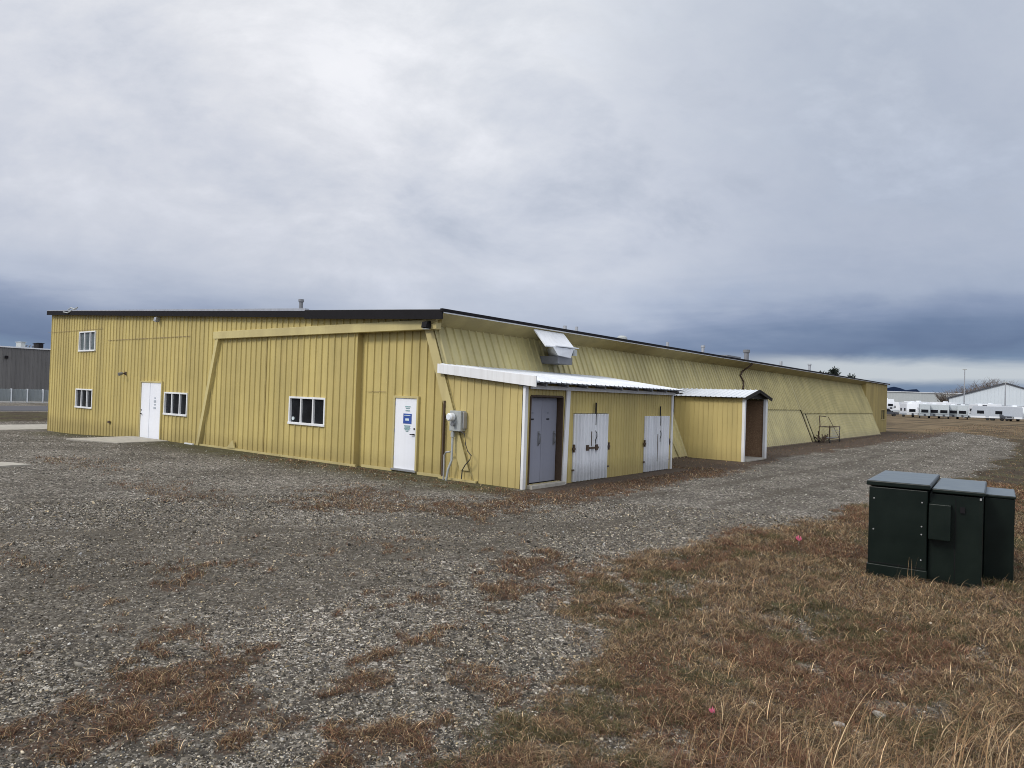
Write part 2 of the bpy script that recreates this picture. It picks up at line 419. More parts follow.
MB().box(-14.14, -13.82, yy, yy + .012, 1.33, 1.6).build('notice', 'blue', d2)
MB().box(-14.05, -13.91, yy - .006, yy, 1.41, 1.47).box(-14.1, -13.86, yy - .006, yy, 1.545, 1.56).build('notice_lettering', 'paper', d2)
ink = MB()
for k, (zz, hw) in enumerate(((1.78, .1), (1.735, .07), (1.67, .08), (1.26, .12), (1.225, .1), (1.19, .12), (1.155, .09), (1.115, .05))):
    ink.box(-13.98 - hw, -13.98 + hw, yy, yy + .01, zz, zz + .024)
ink.build('sticker_lettering', 'ink', d2)
# plates low on the wall, broken flashing by the wide door
MB().box(-25.5, -24.9, 12.9, 12.97, 0.0, .045).build('loose_flashing', 'white', B)
MB().box(-32.25, -32.05, 12.93, 12.972, .42, .52).build('outlet_cover', 'rust', B)
MB().prism([(-22.7, 12.98, .06), (-22.2, 12.98, .06), (-22.35, 12.98, .34)], (0, .05, 0)).build('pale_patch', 'yellow_trim', B)
# thin pipe against the slanted wall
MB().tube([(-12.36, 35.3, 4.2), (-12.55, 35.2, 4.0), sp(35.15, 3.75, .12), sp(34.6, 3.5, .12), sp(34.75, 3.2, .12), sp(34.4, 2.85, .1)], .045).build('vent_pipe', 'rust', B)
# roof-mounted vents
def flue(x, y, h, r, cap=True, mm='steel'):
    z = zr(x); f_ = MB().tube([(x, y, z - .05), (x, y, z + h)], r, 12)
    if cap: f_.tube([(x, y, z + h - .02), (x, y, z + h + r * .3), (x, y, z + h + r * 1.3)], [r * 1.1, r * 1.45, r * 1.4], 14)
    f_.build('flue', mm, roof)
flue(-21.6, 15.0, .56, .07, mm='greypaint')
flue(-12.95, 36, .44, .12, True, 'greypaint')
flue(-14.2, 21, .36, .07, False); flue(-14.35, 22, .42, .06, False); flue(-13.2, 31, .34, .07, True)
flue(-13.3, 27.5, .3, .06, False); flue(-13.05, 42, .34, .08, False); flue(-12.95, 47.5, .4, .08, True)
MB().tube([(-13.53, 24, zr(-13.5) - .05), (-13.53, 24, zr(-13.5) + .2), (-13.53, 24, zr(-13.5) + .27)], [.2, .2, .12], 16).build('roof_dome', 'lightgrey', roof)
MB().box(-14.0, -12.8, 33.0, 34.8, zr(-13.3), zr(-13.3) + .12).build('roof_hatch', 'greypaint', roof)
cc = MB().tube([(-37.3, 13.0, zr(-37) + .12), (-36.9, 12.98, zr(-37) + .2), (-36.4, 13, zr(-37) + .1), (-35.9, 12.9, zr(-37) + .16), (-36.6, 12.74, zr(-37) - .08), (-37.1, 12.74, zr(-37) - .02)], .03, 6)
cc.build('cable_coil', 'lightgrey', roof)
# small awning on the far-left side wall
aw = MB().hexa([(-40.5, 17.0, 2.0), (XL, 17.0, 2.45), (XL, 20.5, 2.45), (-40.5, 20.5, 2.0), (-40.5, 17.0, 2.06), (XL, 17.0, 2.53), (XL, 20.5, 2.53), (-40.5, 20.5, 2.06)])
aw.build('awning', 'white', B)
MB().box(-40.25, XL - .01, 18, 18.4, 1.75, 1.98).build('awning_bracket', 'dark', B)

# wall lamps
def wall_lamp(loc, label, tube_=False, mm='rust'):
    t = thing('wall_lamp', label, 'wall lamp', loc, 'lamps on the end wall of the yellow building')
    x, y, z = loc
    MB().box(x - .07, x + .07, y - .03, y, z - .07, z + .07).build('mounting_plate', mm, t)
    if tube_:
        MB().tube([(x, y - .03, z), (x, y - .1, z), (x + .03, y - .2, z + .01)], .025).build('arm', mm, t)
        MB().tube([(x + .03, y - .14, z + .0), (x + .03, y - .30, z - .05)], [.05, .075], 10).build('lamp_head', 'greypaint', t)
    else:
        MB().prism([(x - .09, y - .03, z - .1), (x - .09, y - .2, z - .08), (x - .09, y - .17, z + .07), (x - .09, y - .03, z + .1)], (.18, 0, 0)).build('lamp_head', mm, t)
        MB().box(x - .07, x + .07, y - .17, y - .05, z - .125, z - .1).build('diffuser', 'lightgrey', t)
wall_lamp((-30.75, 12.97, 2.57), 'small jutting flood lamp on the yellow wall left of the wide white door', True)
wall_lamp((-27.96, 12.97, 4.72), 'pale boxy lamp high on the yellow wall under the roof edge', False, 'steel')
wall_lamp((-13.0, 12.93, 3.95), 'small dark lamp at the right end of the yellow tie beam', False, 'black')

# electric meter
t = thing('electric_meter', 'grey electric meter box with conduits on the yellow corner wall', 'electric meter', (-11.92, 13.0, 0))
MB().box(-12.13, -11.75, 12.90, 13.09, 1.25, 1.76).build('meter_box', 'lightgrey', t, bevel=.012)
MB().box(-11.745, -11.705, 12.96, 13.09, 1.32, 1.73).build('breaker_box', 'pipe', t, bevel=.01)
MB().tube([(-12.0, 12.86, 1.6), (-12.0, 12.74, 1.6), (-12.0, 12.71, 1.6)], [.105, .1, .07], 18).build('meter_dial', 'rvwhite', t)
MB().tube([(-11.95, 12.86, 1.42), (-11.95, 12.80, 1.42)], .05, 14).build('seal', 'greypaint', t)
MB().tube([(-12.05, 12.95, 1.25), (-12.05, 12.95, 1.12), (-12.04, 12.93, .5), (-12.12, 12.9, .28), (-12.16, 12.88, -.02)], .03).tube([(-12.05, 12.95, 1.22), (-12.05, 12.95, 1.1)], .05).build('conduit', 'lightgrey', t)
MB().tube([(-12.3, 12.93, -.02), (-12.3, 12.93, .62), (-12.24, 12.93, .7), (-12.1, 12.93, .72)], .022).build('conduit', 'pipe', t)
MB().tube([(-11.78, 12.93, 1.26), (-11.63, 12.93, 1.2), (-11.58, 12.92, .95), (-11.5, 12.92, .78), (-11.38, 12.92, .68), (-11.42, 12.92, .58), (-11.58, 12.92, .42), (-11.66, 12.92, .3), (-11.68, 12.92, .08)], .014).build('cable', 'cable', t)
MB().box(-12.46, -12.42, 13.0, 13.06, .08, 2.0).build('mounting_strip', 'rust', t)

# hooded fan vent on the slanted wall
t = thing('vent_hood', 'white sheet-metal hood over a grey fan vent on the slanted wall', 'vent', (-12.3, 17.5, 3.2))
hd = MB()
for k in range(7):
    y0 = 16.75 + k * .225
    hd.hexa([(-12.0, y0, 3.66), (-12.0, y0 + .218, 3.67), (-12.45, y0 + .218, 4.16), (-12.45, y0, 4.16), (-11.98, y0, 3.69), (-11.98, y0 + .218, 3.70), (-12.43, y0 + .218, 4.19), (-12.43, y0, 4.19)])
hd.build('hood', 'white', t)
MB().hexa([(-12.75, 18.0, 3.46), (-11.95, 17.35, 3.44), (-11.95, 18.05, 3.40), (-12.75, 18.3, 3.42), (-12.75, 17.9, 3.68), (-12.0, 17.15, 3.68), (-11.88, 18.1, 3.68), (-12.75, 18.3, 3.70)]).build('scoop', 'white', t)
MB().hexa([(-11.95, 17.2, 3.705), (-11.8, 18.05, 3.70), (-11.85, 18.35, 3.70), (-12.6, 18.4, 3.73), (-11.95, 17.2, 3.73), (-11.8, 18.05, 3.725), (-11.85, 18.35, 3.725), (-12.6, 18.4, 3.755)]).build('flap', 'white', t)
MB().box(-12.95, -12.05, 17.5, 18.3, 3.2, 3.43).build('fan_box', 'greypaint', t, bevel=.01)
MB().box(-12.95, -12.1, 18.42, 18.62, 3.5, 3.69).build('duct', 'lightgrey', t)

# ================================================================== lean-to shed at the corner
T = thing('lean_to_shed', 'yellow lean-to shed with white metal roof and white corner posts', 'shed', (-11, 13.1, 0))
def zl(x): return 2.94 - .132 * (x + 12.62)
XF = -9.9
w_ = MB().panel((-12.52, 13.10, 0), X, Z, -Y, 2.52, lambda u: min(zl(-12.52 + u) - .1, 9), lambda u: .05 if u < 1.25 else -.02, .229, off=.07, rw=.04, rh=.02)
w_.build('end_wall', 'yellow2', T)
hl = [(.20, 1.52, .10, 2.19), (2.06, 3.78, .02, 1.78), (5.93, 7.58, .0, 1.70)]
MB().panel((XF, 13.10, 0), Y, Z, X, 7.82, 2.5, -.03, .15, off=.05, rw=.035, rh=.018, holes=hl).build('front_wall', 'yellow', T)
MB().panel((-12.4, 20.92, 0), X, Z, Y, 2.5, 2.5, -.02, .229, off=.07, rw=.04, rh=.02).build('end_wall', 'yellow2', T)
XR = -9.5
rm = MB(); nrib = int((21.12 - 12.98) / .229)
O = Vector((-12.66, 12.98, zl(-12.66))); U_ = Vector((XR + 12.66, 0, zl(XR) - zl(-12.66))); ul = U_.length; U_.normalize(); NN = Y.cross(U_); NN = -NN if NN.z < 0 else NN
rm.panel(O, Y, U_, NN, 8.14, ul, 0, .229, off=.06, rh=.022, rw=.05)
rm.panel(O - NN * .028, Y, U_, NN, 8.14, ul, 0, .229, off=.06, rh=.022, rw=.05)
rm.build('shed_roof', 'white_roof', T)
MB().panel(O - NN * .034, Y, U_, NN, 8.12, ul - .012, 0, .229, off=.06, rh=.022, rw=.05).build('roof_underside', 'greypaint', T)
fb = MB().hexa(sloped_bar(-12.66, XR, 12.94, 12.975, 2.945, 2.655, .24, .25)); fb.build('rake_board', 'white_wood', T, bevel=.004)
MB().box(XF + .06, XF + .12, 13.2, 20.9, 2.36, 2.45).build('eave_board', 'white_wood', T)
MB().box(XF - .14, XF - .02, 13.02, 20.9, 2.42, 2.52).build('rafter_plate', 'greypaint', T)
for k in range(9):
    yq = 13.4 + k * .9; MB().hexa([(-9.84, yq, 2.46), (XR - .03, yq, 2.42), (XR - .03, yq + .04, 2.42), (-9.84, yq + .04, 2.46), (-9.84, yq, 2.53), (XR - .03, yq, 2.487), (XR - .03, yq + .04, 2.487), (-9.84, yq + .04, 2.53)]).build('rafter_tail', 'greypaint', T)
MB().box(XF - .04, XF + .035, 13.04, 13.16, -.03, 2.42).build('corner_post', 'white_wood', T, bevel=.006)
MB().hexa([(XF + .02, 14.66, .0), (XF + .06, 14.66, .0), (XF + .06, 14.84, .0), (XF + .02, 14.84, .0), (XF + .02, 14.76, 2.4), (XF + .06, 14.76, 2.4), (XF + .06, 14.92, 2.4), (XF + .02, 14.92, 2.4)]).build('door_post', 'white_wood', T)
MB().box(XF - .03, XF + .04, 20.86, 20.96, 0, 2.4).build('corner_post', 'white_wood', T)
MB().box(XF - .1, XF + .16, 13.24, 14.66, -.03, .085).build('sill', 'concrete', T, bevel=.01)
MB().box(XF - .22, XF + .03, 14.62, 14.655, .08, 2.19).box(XF - .22, XF + .03, 13.3, 14.62, 2.17, 2.22).box(XF - .22, XF + .03, 13.27, 13.3, .08, 2.19).build('door_jamb', 'rust', T)
for k in (0, 1):
    y0 = 13.305 + k * .645
    dd = MB().box(XF - .17, XF - .13, y0, y0 + .637, .1, 2.16).build('door_leaf', 'lilac', T, bevel=.005)
    hy = y0 + .53
    MB().tube([(XF - .13, hy, 1.02), (XF - .08, hy, 1.05), (XF - .07, hy, 1.16), (XF - .08, hy, 1.27), (XF - .13, hy, 1.3)], .014, 6).box(XF - .13, XF - .122, hy - .035, hy + .035, .98, 1.34).build('handle', 'greypaint', dd)
    MB().box(XF - .13, XF - .115, y0 + .2, y0 + .3, 1.62, 1.65).box(XF - .13, XF - .118, y0 + .22, y0 + .28, 1.78, 1.79).build('latch', 'black', dd)
def shed_doors(y0, y1, ztop, flare, label, hasp):
    mid = (y0 + y1) / 2
    res = []
    for k in (0, 1):
        a = y0 if k == 0 else mid + .01; b_ = mid - .01 if k == 0 else y1
        mb = MB()
        O_ = Vector((XF + .035, a - (flare if k == 0 else 0), .02))
        wd = b_ - a
        mb.panel((XF + .035, a, 0), Y, Z, X, wd, ztop, .02, .165, off=.045, rh=.05, rw=.06)
        mb.box(XF - .01, XF + .032, a + .002, b_ - .002, .022, ztop - .002)
        lf = mb.build('door_leaf', 'white_ribbed', T); lf['label'] = label
        res.append(lf)
        hy = a - .02 if k == 0 else b_ + .02
        MB().box(XF + .03, XF + .075, hy - .05, hy + .05, .84, .9).box(XF + .03, XF + .07, hy - .015, hy + .03, .78, .98).build('hinge', 'rust', lf)
        MB().box(XF + .03, XF + .06, hy - .04, hy + .04, .3, .34).build('hinge', 'rust', lf)
    MB().box(XF + .062, XF + .075, mid - .005 + .1, mid + .1 + .055, ztop - .3, ztop + .3).build('hanging_strap', 'black', res[1])
    MB().tube([(XF + .07, mid + .13, ztop - .45), (XF + .09, mid + .17, ztop - .52), (XF + .075, mid + .2, ztop - .62), (XF + .08, mid + .13, ztop - .7), (XF + .07, mid + .16, ztop - .8)], .011, 6).build('pull_rope', 'black', res[1])
    if hasp:
        MB().box(XF + .062, XF + .09, mid - .3, mid + .3, .84, .89).box(XF + .062, XF + .1, mid - .31, mid - .22, .8, .95).box(XF + .062, XF + .1, mid + .12, mid + .24, .8, .95).box(XF + .062, XF + .08, mid - .09, mid - .05, .92, 1.3).build('hasp', 'rust', res[0])
    else:
        MB().box(XF + .057, XF + .07, mid - .012, mid + .012, .3, 1.15).build('bolt', 'rust', res[0])
shed_doors(15.17, 16.88, 1.77, .05, 'white ribbed door leaf of the pair closed by a hasp', True)
shed_doors(19.04, 20.66, 1.70, 0, 'white ribbed door leaf of the pair at the far end', False)

# ================================================================== small porch with gable roof
P_ = thing('entrance_porch', 'small yellow porch with white gable roof and a dark open doorway', 'porch', (-10.4, 27, 0))
PF = -9.3
MB().panel((-12.1, 25.8, 0), X, Z, -Y, 2.78, 2.36, -.04, .19, off=.05, rw=.035, rh=.018).build('side_wall', 'yellow2', P_)
MB().panel((-12.1, 28.28, 0), X, Z, Y, 2.78, 2.36, -.04, .19, off=.05, rw=.035, rh=.018).build('side_wall', 'yellow2', P_)
pieces(MB().box(-11.9, PF - .08, 28.16, 28.24, 0, 2.3).box(-11.9, PF - .08, 25.84, 25.9, 0, 2.3), 'inner_wall', 'osb', P_)
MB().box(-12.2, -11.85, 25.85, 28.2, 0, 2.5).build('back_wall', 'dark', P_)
MB().box(PF - .07, PF + .03, 25.77, 25.9, -.03, 2.36).build('corner_post', 'white_wood', P_, bevel=.005)
MB().box(PF - .07, PF + .03, 28.1, 28.32, -.03, 2.36).build('corner_post', 'white_wood', P_, bevel=.005)
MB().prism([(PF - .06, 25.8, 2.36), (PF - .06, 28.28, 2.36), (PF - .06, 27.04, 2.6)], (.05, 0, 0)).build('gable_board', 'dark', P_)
MB().box(PF - 1.5, PF + .1, 25.95, 28.05, -.03, .05).build('porch_slab', 'concrete', P_)
for sgn in (-1, 1):
    ye = 27.04 + sgn * 1.46
    Vd = Vector((0, -sgn * 1.46, .31)).normalized(); ln = math.hypot(1.46, .31)
    nn = Vector((0, sgn * .31, 1.46)).normalized()
    q = MB().panel((-12.6, ye, 2.39), X, Vd, nn, 3.45, ln, 0, .2, off=.05, rh=.02, rw=.05)
    o_ = q.build('porch_roof', 'white_roof', P_)
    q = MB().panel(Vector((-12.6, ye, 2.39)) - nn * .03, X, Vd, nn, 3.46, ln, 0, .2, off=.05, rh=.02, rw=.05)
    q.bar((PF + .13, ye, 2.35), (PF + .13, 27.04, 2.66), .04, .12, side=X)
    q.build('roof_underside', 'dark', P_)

# ================================================================== transformer cabinet
rz = R(3.5)
t = thing('transformer_cabinet', 'dark green utility transformer cabinet standing in dry grass', 'transformer', (-1.97, 10.1, 0), rz=rz)
WORLD[t.name] = (0, 0, 0)
g = MB().box(0, .66, 0, 1.72, -.05, 1.17)
g.build('tall_cabinet', 'green', t, bevel=.012)
MB().box(-.012, .668, -.012, 1.73, -.05, .17).build('base_skirt', 'green', t, bevel=.006)
MB().box(-.03, .69, -.03, 1.75, 1.185, 1.245).build('cabinet_lid', 'green', t, bevel=.010)
bolts = MB()
for zz in (.3, .62, .72, 1.02):
    bolts.tube([(.60, -.012, zz), (.60, 0.0, zz)], .009, 8)
for zz in (.62, 1.02):
    bolts.tube([(.06, -.012, zz), (.06, 0.0, zz)], .009, 8)
bolts.build('bolts', 'pipe', t)
MB().box(.665, 1.235, .1, 1.72, -.05, 1.14).build('low_cabinet', 'green', t, bevel=.012)
MB().box(.695, 1.255, .06, 1.76, 1.155, 1.2).build('cabinet_lid', 'green', t, bevel=.010)
MB().box(.675, .91, -.04, .095, .58, 1.02).build('side_box', 'green', t, bevel=.008)
MB().box(1.2, 1.22, .085, .1, 1.1, 1.13).build('padlock', 'pipe', t)
MB().box(1.24, 1.56, .72, 1.70, -.05, 1.09).build('end_cabinet', 'green', t, bevel=.01)
MB().box(1.24, 1.57, .70, 1.72, 1.093, 1.125).build('cabinet_lid', 'green', t, bevel=.008)
MB().box(-.02, 1.26, -.02, 1.75, -.08, .005).build('pad', 'concrete', t)

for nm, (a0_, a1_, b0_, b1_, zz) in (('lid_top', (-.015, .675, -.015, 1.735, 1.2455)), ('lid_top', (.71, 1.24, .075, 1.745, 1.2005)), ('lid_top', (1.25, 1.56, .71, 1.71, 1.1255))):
    MB().box(a0_, a1_, b0_, b1_, zz, zz + .004).build(nm, 'lid', t)  # thin top sheet whose pale blue holds the reflected sky
MB().box(.02, .64, -.006, 0, .19, .196).build('door_seam', 'black', t)
MB().box(.95, .956, .094, .1, .0, 1.1).build('door_seam', 'black', t)
MB().box(1.0, 1.05, .07, .1, .93, 1.0).build('latch', 'black', t)

# ================================================================== metal cart by the slanted wall
t = thing('wire_cart', 'rusty wire frame cart left against the slanted yellow wall', 'cart', (-11.3, 45.5, 0))
c_ = MB()
x0, x1, y0, y1 = -11.35, -10.75, 44.0, 46.3
for a in ((x0, y0), (x1, y0), (x0, y1), (x1, y1)): c_.tube([(a[0], a[1], .02), (a[0], a[1], .95)], .026, 6)
for z in (.25, .92):
    for a, b_ in (((x0, y0), (x1, y0)), ((x1, y0), (x1, y1)), ((x1, y1), (x0, y1)), ((x0, y1), (x0, y0))): c_.tube([(*a, z), (*b_, z)], .022, 6)
c_.build('frame', 'rust', t)
c_ = MB()
for k in range(9): c_.tube([(x1, y0 + k * .27, .25), (x1, y0 + k * .27, .92)], .008, 5)
for z in (.4, .55, .7): c_.tube([(x1, y0, z), (x1, y1, z)], .008, 5)
for k in range(6): c_.tube([(x0, y0 + k * .4, .26), (x1, y0 + k * .4, .26)], .01, 5)
c_.build('wire_basket', 'steel', t)
MB().tube([(x0, y0 + .2, .9), (x0 - .25, y0 + .9, 1.55), (x0 - .25, y1 + .1, 1.5)], .028, 6).tube([(x1, y1 + .25, .05), (x0 - .1, y1 + .1, 1.48)], .02, 6).build('push_bar', 'rust', t)
for a in ((x0, y0), (x1, y0), (x0, y1), (x1, y1)):
    MB().tube([(a[0] - .03, a[1], .09), (a[0] + .03, a[1], .09)], .09, 12).build('wheel', 'tyre', t)
t = thing('scrap_bundle', 'dark scrap metal heaped at the foot of the wire cart', 'scrap', (-11.1, 43.8, 0))
q = MB()
for k in range(14):
    a = Vector((-11.1 + random.uniform(-.3, .3), 43.9 + random.uniform(-.7, .5), .03 + random.random() * .18)); b_ = a + Vector((random.uniform(-.3, .3), random.uniform(-.6, .6), random.uniform(0, .5)))
    q.bar(a, b_, random.uniform(.03, .12), .03)
q.build('scrap_pieces', 'rust', t)

# ================================================================== ground fields
def _hash(ix, iy, s):
    h = (ix.astype(np.int64) * 374761393 + iy.astype(np.int64) * 668265263 + s * 974634777) & 0xffffffff
    h = ((h ^ (h >> 13)) * 1274126177) & 0xffffffff
    return ((h ^ (h >> 16)) & 0xffff) / 65535.0
def vn(x, y, s=0):
    ix = np.floor(x); iy = np.floor(y); fx = x - ix; fy = y - iy
    fx = fx * fx * (3 - 2 * fx); fy = fy * fy * (3 - 2 * fy)
    a = _hash(ix, iy, s); b = _hash(ix + 1, iy, s); c = _hash(ix, iy + 1, s); d = _hash(ix + 1, iy + 1, s)
    return (a * (1 - fx) + b * fx) * (1 - fy) + (c * (1 - fx) + d * fx) * fy
def fbm(x, y, sc, s=0, o=4):
    t = 0; a = .5; n = 0
    for k in range(o):
        t = t + a * vn(x * sc + 17.3 * k, y * sc - 9.1 * k, s + k); n += a; a *= .55; sc *= 2.03
    return t / n
def ss(x, a, b):
    t = np.clip((x - a) / (b - a), 0, 1); return t * t * (3 - 2 * t)
def gz(x, y):
    z = -.30 * ss(-x, 27, 38) * (1 - ss(-x, 44, 50)) * ss(y, 4, 11)
    near = 1 - ss(np.hypot(x, y), 18, 30)
    g, w, b = masks(x, y)
    z = z + near * ((fbm(x, y, .35, 41) - .5) * .10 + (fbm(x, y, 2.2, 42, 3) - .5) * .035 + g * .03 + w * .01)
    # keep it level beside the building
    d = ss(y, 10.6, 12.6)
    return z * (1 - d) + (-.30 * ss(-x, 27, 38) * (1 - ss(-x, 44, 50))) * d
GB = np.array([(-20, -1.6), (0, -2.4), (2.4, -3.0), (4, -3.1), (5, -3.5), (6, -4.2), (7, -4.7), (8, -4.9), (10, -4.7), (13, -4.1), (16, -3.6), (18, -3.4), (25, -2.7), (40, -2.3), (52, -2.3), (65, -3.2), (72, -4.6), (80, -8), (86, -30), (90, -80)])
PATCH = [(-5.1, 2.5, .45, .55, 1), (-4.2, 2.55, .4, .45, 1), (-4.85, 2.0, .5, .4, 1), (-4.4, 3.95, .16, .3, 1), (-4.45, 4.5, .14, .5, .9), (-4.1, 3.6, .16, .45, 1), (-5.2, 3.1, .12, .4, .8),
         (-3.4, 2.9, .3, .3, .9), (-3.5, 4.1, .3, .3, .6), (-6.1, 3.1, .2, .35, .6), (-5.3, 7.5, .5, .7, .8), (-4.9, 6.3, .35, .6, .8), (-10.6, 8.6, 1.3, .9, .65), (-9.0, 10.3, 1.2, 1.1, .75), (-11.6, 9.8, 1.6, 1.0, .55),
         (-8.9, 12.0, 1.1, 1.4, .95), (-8.6, 14.2, .8, 1.6, .9), (-14.5, 7.0, 2.2, .8, .35), (-10.2, 3.0, 1.2, .25, .3), (-21, 7.5, 3, .8, .35)]
def masks(x, y):
    n1 = fbm(x, y, .9, 3); n2 = fbm(x, y, 3.1, 9); n3 = fbm(x, y, .28, 21)
    xb = np.interp(y, GB[:, 0], GB[:, 1])
    g = ss(x - xb + (n1 - .5) * 1.6 + (n2 - .5) * .7, -.25, .55)
    g = g * (1 - .75 * ss(.5 * n1 + .5 * n2 - .02 * np.clip(x + 3, 0, 5), .50, .60) * (1 - ss(y, 7, 11)))
    # strip of weeds along the long wall and the field beyond the drive
    xs2 = np.interp(y, [10.5, 13, 17, 21, 26, 30, 45, 66, 75], [-9.6, -8.6, -8.0, -7.9, -8.3, -8.6, -8.5, -7.7, -8.2])
    st = ss(xs2 - x + (n1 - .5) * 1.6 + (n2 - .5) * .5, -.35, .5) * ss(y + (n1 - .5) * 2, 12.1, 13.6) * (1 - ss(y, 84, 90) * 0)
    st = st * ss(x, -13.5, -12.4)
    far = ss(y, 66, 72) * ss(-8.5 - x, -1, 2)
    g = np.maximum(g, far)
    w = np.zeros_like(g)
    for px, py, rx, ry, a in PATCH:
        # patches lie along the view of the yard: stretched along the drive
        dx = (x - px); dy = (y - py)
        d = np.sqrt((dx / rx) ** 2 + (dy / ry) ** 2) + (n2 - .5) * 2.0 + (n1 - .5) * .9 + (fbm(x, y, 8, 64, 2) - .5) * 1.1
        w = np.maximum(w, a * (1 - ss(d, .62, 1.15)))
    n5 = fbm(x, y, 4.3, 63, 3)
    sc_ = ss(n5 * .6 + n1 * .4, .57, .64) * .75 * (1 - ss(np.hypot(x + 4, y - 4), 2.5, 8))
    w = np.maximum(w, sc_)
    w = np.maximum(w, st * .95)
    # moss and weeds at the foot of the end wall
    d = 13.1 - y + (n1 - .5) * 1.4
    foot = (1 - ss(d, .3, 2.3)) * ss(x, -39, -37) * (1 - ss(x, -10.5, -9.4)) * (y < 13.3)
    w = np.maximum(w, foot * .7 * ss(n2, .35, .55))
    moss = foot
    lf = ss(-x, 44, 48) * (1 - ss(-x, 53, 56)) * ss(n3, 0, .2)      # verge on the far left
    g = np.maximum(g, lf)
    trk = ss(fbm((x * .785 + y * .62) * .18, (-x * .62 + y * .785) * 1.1, .9, 55, 3), .5, .68)
    return g, w, np.maximum(moss, 0) * 1.0 + 0 * trk
def track(x, y):
    a = ss(fbm((x * .785 + y * .62) * .16, (-x * .62 + y * .785) * .9, .9, 55, 3), .52, .68) * (x < -6)
    b = ss(fbm(x * .9, y * .12, .9, 71, 3), .5, .66) * (x >= -8)
    t = np.maximum(a * .7, b * .5)
    xc = np.interp(y, [0, 2, 4.5, 7, 10, 15, 25, 50, 70, 80], [-14.5, -11.8, -9.2, -7.9, -7.1, -6.5, -5.7, -5.3, -6.2, -8.5])
    n = fbm(x, y, .8, 83, 3)
    for o, wd, am in ((-.85, .24, 1), (.85, .26, .9), (-2.6, .2, .6), (-4.4, .25, .5), (1.5, .16, .35)):
        k = 1 + .9 * (1 - ss(y, 4, 9))
        t = np.maximum(t, am * np.exp(-((x - xc - o * k + (n - .5) * .5) / (wd * k)) ** 2) * ss(n, .25, .5))
    return t
def axis(c, s0, half, g1, cap, lo, hi, g2, far):
    def side(sgn, lim):
        out = []; p = 0; s = s0
        while p < far:
            p += s; out.append(c + sgn * p)
            if p > half: s = min(s * g1, cap) if p < lim else s * g2
        return out
    return np.array(side(-1, c - lo)[::-1] + [c] + side(1, hi - c))
gx = axis(-3.5, .09, 3.5, 1.03, .55, -60, 25, 1.12, 6000)
gy = axis(5.0, .09, 4.0, 1.03, .7, -4, 100, 1.12, 6000)
GX, GY = np.meshgrid(gx, gy)
g_, w_m, ms_ = masks(GX, GY)
GZ = gz(GX, GY)
nx, ny = len(gx), len(gy)
me = bpy.data.meshes.new('ground')
me.vertices.add(nx * ny); me.vertices.foreach_set('co', np.stack([GX, GY, GZ], -1).astype(np.float32).ravel())
idx = np.arange(nx * ny).reshape(ny, nx)
q = np.stack([idx[:-1, :-1], idx[:-1, 1:], idx[1:, 1:], idx[1:, :-1]], -1).reshape(-1, 4)
me.loops.add(q.size); me.loops.foreach_set('vertex_index', q.ravel().astype(np.int32))
me.polygons.add(len(q)); me.polygons.foreach_set('loop_start', np.arange(0, q.size, 4, dtype=np.int32))
me.update(); me.validate()
me.polygons.foreach_set('use_smooth', np.ones(len(q), bool))
ca = me.color_attributes.new('cover', 'FLOAT_COLOR', 'POINT')
ca.data.foreach_set('color', np.stack([g_, w_m, ms_, track(GX, GY)], -1).astype(np.float32).ravel())
go = bpy.data.objects.new('ground', me); COL.objects.link(go); tag(go, 'gravel yard and dry field', None, None, 'structure')
# ground material: gravel, weeds, dry soil under grass
m, nt, b = mat('gravel_and_soil')
pos = N(nt, 'ShaderNodeNewGeometry').outputs['Position']
at_ = N(nt, 'ShaderNodeAttribute', attribute_name='cover'); sep = N(nt, 'ShaderNodeSeparateColor'); L(nt, at_.outputs['Color'], sep.inputs[0])
def vor(sc, feat='F1'):
    v = N(nt, 'ShaderNodeTexVoronoi'); v.inputs['Scale'].default_value = sc; L(nt, pos, v.inputs['Vector']); return v
def cellcol(v, stops):
    s_ = N(nt, 'ShaderNodeSeparateColor'); L(nt, v.outputs['Color'], s_.inputs[0]); return ramp(nt, stops, s_.outputs[0]), s_
v1 = vor(55); v2 = vor(24); v3 = vor(7)
gs = [(0, (.018, .017, .016)), (.32, (.045, .042, .038)), (.58, (.11, .10, .088)), (.80, (.21, .195, .168)), (.93, (.40, .385, .35)), (1, (.62, .60, .56))]
c1, _ = cellcol(v1, gs)
c2, s2_ = cellcol(v2, gs)
c3, _ = cellcol(v3, [(0, (.08, .075, .07)), (.5, (.14, .13, .118)), (1, (.23, .215, .19))])
col = mixc(nt, ramp(nt, [(.55, (0, 0, 0)), (.6, (1, 1, 1))], s2_.outputs[1]), c1, c2)
col = mixc(nt, .28, col, c3)
# tint variation over metres
big = noise(nt, pos, .45, 5)
col = mixc(nt, .55, col, ramp(nt, [(.38, (.27, .24, .20)), (.62, (.66, .63, .60))], big), 'OVERLAY')
trk = math_(nt, 'MULTIPLY', at_.outputs['Alpha'], .8)
col = mixc(nt, trk, col, ramp(nt, [(.3, (.045, .038, .03)), (.7, (.10, .088, .07))], noise(nt, pos, 18, 4)))
ngr = noise(nt, pos, 26, 4); nf = noise(nt, pos, 5, 5)
wc = ramp(nt, [(.3, (.022, .017, .014)), (.5, (.058, .04, .03)), (.72, (.15, .11, .08))], ngr)
gc = ramp(nt, [(.34, (.010, .008, .006)), (.5, (.035, .025, .017)), (.62, (.10, .07, .042)), (.76, (.24, .175, .11))], noise(nt, pos, 22, 6, .75))
gc = mixc(nt, ramp(nt, [(.45, (0, 0, 0)), (.62, (.7, .7, .7))], noise(nt, pos, 1.1, 4)), gc, mixc(nt, ngr, (.05, .055, .02), (.11, .10, .045)))
